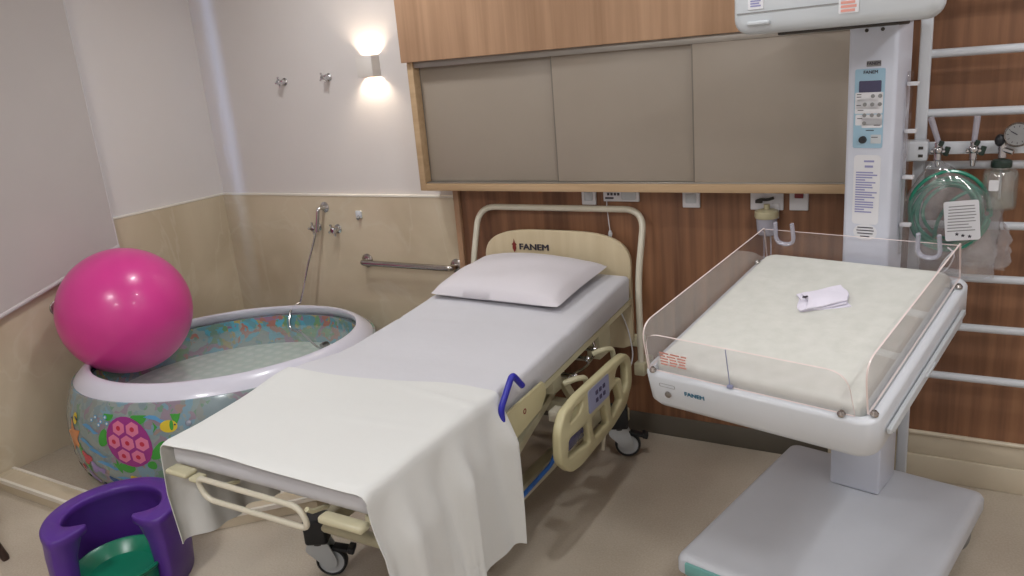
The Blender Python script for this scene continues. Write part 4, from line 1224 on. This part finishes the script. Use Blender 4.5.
bm = NB(); ball(bm, (.073, RY0-.046, 1.374), .016, 12, (1, 1, 1.3)); obj('regulator_knob', bm, M['black'], gg)
JB = (.083, RY0-.045, 1.148)
jr = thing('suction_bottle', 'clear glass suction bottle with dark green cap hanging under the gauge', 'bottle', JB)
bm = lathe(NB(), [(0, .0), (.046, .0), (.052, .006), (.053, .02), (.052, .115), (.046, .128), (.028, .134), (.028, .140), (.025, .140), (.025, .132), (.043, .125), (.049, .113), (.049, .02), (.046, .008), (0, .006)], 36, TR(*JB))
obj('bottle_glass', bm, M['glass'], jr)
obj('bottle_water', lathe(NB(), [(0, .008), (.047, .010), (.0485, .03), (.0485, .05), (0, .05)], 32, TR(*JB)), clear('bottle_liquid', (.96, .98, .95), .2, .02, .08, (200, 205, 190)), jr)
bm = lathe(NB(), [(0, .138), (.030, .138), (.031, .142), (.031, .156), (.026, .162), (.012, .165), (0, .165)], 28, TR(*JB)); obj('bottle_cap', bm, M['dgreen'], jr)
bm = plate(rr(-.014, -.018, .014, .018, .004), .001, TR(JB[0]-.018, JB[1]-.0525, JB[2]+.085) @ RZ(-8) @ FACE_CAM); obj('bottle_mark', bm, M['paper'], jr)
obj('bottle_tube', tube(NB(), [(JB[0], JB[1], JB[2]+.14), (JB[0]+.002, JB[1], JB[2]+.03)], .004, 8), M['clip'], jr)

# bag of green oxygen tubing
BC = V((-.062, RY0-.052, 1.13))
bg_ = thing('tubing_bag', 'clear plastic bag with coiled green tubing hanging from the gas valve', 'tubing bag', (-.105, RY0-.05, 1.30))
bm = NB(); random.seed(5); pts = []
for k in range(0, 260):
    a = 2*pi*k/42.0; lp_ = k//42
    rx = .118+.012*sin(lp_*2.1)-.006*lp_+.004*sin(a*3+lp_); rz = .128+.008*cos(lp_*1.7)-.006*lp_
    pts.append((BC.x+rx*cos(a)+.006*sin(lp_*3), BC.y+.009*sin(a*2+lp_)+(lp_-3)*.004, BC.z+rz*sin(a)+.010*cos(lp_*2.2)))
tube(bm, pts, .0062, 8)
tube(bm, rnd([(BC.x-.04, BC.y, BC.z-.11), (BC.x-.03, BC.y-.005, BC.z-.02), (BC.x+.01, BC.y-.01, BC.z+.05), (BC.x+.07, BC.y-.006, BC.z+.085)], .06, 6), .006, 8)
obj('green_tubing', bm, M['gtube'], bg_)
bm = NB(); nz_, na = 26, 28; rings = []
for i in range(nz_+1):
    v = i/nz_; z = 1.31-.40*v
    wd = .012+.148*min(1, v/.38)**.9 if v < .38 else .160-.02*(v-.38)
    dp = .004+.036*sin(min(1, v*1.15)*pi)**.7 if v < .86 else .012
    cx = -.105+(.043)*min(1, v/.3)
    rings.append([bm.verts.new((cx+wd*cos(2*pi*k/na)+.004*sin(k*2.7+i*1.3), BC.y+dp*sin(2*pi*k/na)*(1+.15*sin(k*1.9+i*.9)), z+.006*sin(k*1.3+i*.4)*v)) for k in range(na)])
for A, B in zip(rings[:-1], rings[1:]):
    for k in range(na): bm.faces.new((A[k], A[(k+1) % na], B[(k+1) % na], B[k]))
obj('bag_film', bm, M['bag'], bg_, ang=80)
bm = plate(rr(-.052, -.068, .052, .068, .008), .0015, TR(-.018, BC.y-.050, 1.115) @ RY(-6) @ FACE_CAM); lo = obj('paper_insert', bm, M['paper'], bg_)
bm = NB(); 
for k in range(9): merge(bm, plate(rr(-.042, -.0016, random.uniform(.02, .042), .0016, .0005), .0006, TR(-.018, BC.y-.0512, 1.165-k*.0105) @ RY(-6) @ FACE_CAM))
obj('insert_print', bm, M['grey'], lo)
bm = NB()
for x, z in ((-.03, 1.068), (-.012, 1.064), (.008, 1.062)): merge(bm, plate(star(.007, .0035), .0006, TR(x, BC.y-.0512, z) @ FACE_CAM))
obj('insert_symbols', bm, M['darktext'], lo)
b2 = thing('plastic_bag', 'empty crumpled clear bag below the glass bottle', 'plastic bag', (.085, -.13, 1.13))
bm = NB(); rings = []
for i in range(17):
    v = i/16; z = 1.135-.20*v; wd = .015+.06*sin(min(1, v*1.3)*pi/2)
    rings.append([bm.verts.new((.07-.02*v+wd*cos(2*pi*k/20)*(1+.15*sin(k*2+i)), -.165+(.012+.012*v)*sin(2*pi*k/20)*(1+.3*sin(k*3+i)), z+.008*sin(k*1.7))) for k in range(20)])
for A, B in zip(rings[:-1], rings[1:]):
    for k in range(20): bm.faces.new((A[k], A[(k+1) % 20], B[(k+1) % 20], B[k]))
obj('bag_film', bm, M['bag'], b2, ang=70)
st_ = obj('white_cord', tube(NB(), rnd([(-.055, BC.y-.045, 1.02), (-.03, BC.y-.05, 1.0), (-.045, BC.y-.055, .95), (-.09, BC.y-.05, .91)], .03, 5)+rnd([(-.09, BC.y-.052, .912), (-.06, BC.y-.055, .98), (-.035, BC.y-.05, 1.01)], .03, 5), .0028, 8), M['paper'], None, loc=(-.05, BC.y-.05, 1.02))
tag(st_, 'thin white cord hanging from the bag of green tubing', 'cord')

# ------------------------------------------------------------ outlets under the cabinet
def outlet(x0, x1, z0, label, inner, cat='wall outlet'):
    t = thing('wall_socket', label, cat, ((x0+x1)/2, -.008, z0))
    pl_ = obj('cover_plate', box(NB(), x0, x1, -.022, -.0085, z0, 1.180, .004, 3), M['paper'], t)
    inner(t, x0, x1, z0); return t
def in_a(t, x0, x1, z0): obj('socket_insert', box(NB(), x0+.015, x1-.015, -.026, -.022, z0+.020, z0+.060, .003), M['greywhite'], t)
def in_b(t, x0, x1, z0):
    bm = NB(); 
    for k in range(4): box(bm, x0+.02+k*.016, x0+.031+k*.016, -.0235, -.022, z0+.028, z0+.04)
    box(bm, x0+.010, x0+.05, -.0235, -.022, z0+.012, z0+.020); obj('label_print', bm, M['darktext'], t)
    obj('socket_insert', box(NB(), x0+.09, x1-.015, -.025, -.022, z0+.01, z0+.045, .003), M['greywhite'], t)
def in_d(t, x0, x1, z0):
    bm = NB(); tube(bm, rnd([(x0+.025, -.03, z0+.038), (x0+.045, -.034, z0+.046), (x0+.07, -.034, z0+.044), (x0+.095, -.03, z0+.052)], .01), .006, 8); box(bm, x0+.022, x0+.05, -.036, -.022, z0+.030, z0+.040, .003)
    obj('gas_connector', bm, M['dark'], t)
def in_e(t, x0, x1, z0): plabel(obj('call_button', box(NB(), x0+.02, x1-.018, -.027, -.022, z0+.05, z0+.075, .003), M['redbtn'], t), 'dark red call button')
outlet(-1.532, -1.462, 1.101, 'white socket plate above the bed, leftmost under the cabinet', in_a)
outlet(-1.425, -1.255, 1.118, 'wide white call-cord plate with dark print above the bed head', in_b)
outlet(-1.060, -.985, 1.096, 'white socket plate halfway between bed and warmer', in_a)
outlet(-.775, -.645, 1.092, 'white gas plate with dark connector behind the warmer', in_d)
outlet(-.622, -.550, 1.092, 'white plate with dark red button left of the warmer column', in_e)
cc = thing('call_cord', 'thin white nurse-call pull cord hanging behind the headboard', 'cord', (-1.408, -.024, 1.118))
obj('cord', tube(NB(), [(-1.408, -.022, 1.125), (-1.406, -.030, 1.10), (-1.400, -.030, 1.02), (-1.396, -.030, .985)], .0022, 8), M['paper'], cc)
obj('pull_knob', lathe(NB(), [(0, 0), (.006, .003), (.010, .02), (.006, .034), (0, .038)], 14, TR(-1.396, -.030, .952)), M['white'], cc)
tube_o = obj('bed_cable', tube(NB(), rnd([(-1.33, -.13, .66), (-1.30, -.12, .58), (-1.29, -.11, .52), (-1.28, -.10, .42), (-1.28, -.2, .34)], .04, 5), .003, 8), M['paper'], bed)
# humidifier cup on the gas plate
hc = thing('humidifier_cup', 'small clear cup with yellowish cap hanging from the gas plate', 'cup', (-.70, -.06, .99))
obj('cup_body', lathe(NB(), [(0, 0), (.030, 0), (.036, .006), (.042, .075), (.039, .075), (.033, .008), (0, .006)], 28, TR(-.70, -.065, 1.0)), M['clip'], hc)
bm = lathe(NB(), [(0, .070), (.044, .070), (.047, .076), (.046, .098), (.03, .104), (.012, .106), (.012, .125), (0, .125)], 28, TR(-.70, -.065, 1.0)); 
obj('cup_cap', bm, M['yellow'], hc)
obj('cup_label', box(NB(), -.69, -.66, -.03, -.0225, 1.06, 1.12, .002), M['paper'], hc)
bm = NB()
for x in (-.712, -.685): tube(bm, [(x, -.065, 1.004), (x+.004, -.07, .96), (x+.006, -.08, .85)], .003, 8)
obj('drain_tube', bm, M['clip'], hc)

# dark stool whose leg tip shows at the left edge of the view
SLX, SLY = -3.47, -2.11
cf = thing('side_stool', 'small dark brown stool at the left edge beyond the purple stool', 'stool', (SLX, SLY, 0))
dbr = pm('dark_brown_wood', (62, 44, 38), .4, var=.1)
for a in (38, 158, 278):
    ca, sa = cos(radians(a)), sin(radians(a))
    obj('leg', tube(NB(), [(SLX+ca*.265, SLY+sa*.265, 0), (SLX+ca*.262, SLY+sa*.262, .015), (SLX+ca*.13, SLY+sa*.13, .435)], [.013, .016, .019], 12), dbr, cf)
obj('seat', lathe(NB(), [(0, .432), (.14, .432), (.155, .440), (.157, .455), (.148, .465), (0, .468)], 36, TR(SLX, SLY, 0)), dbr, cf)
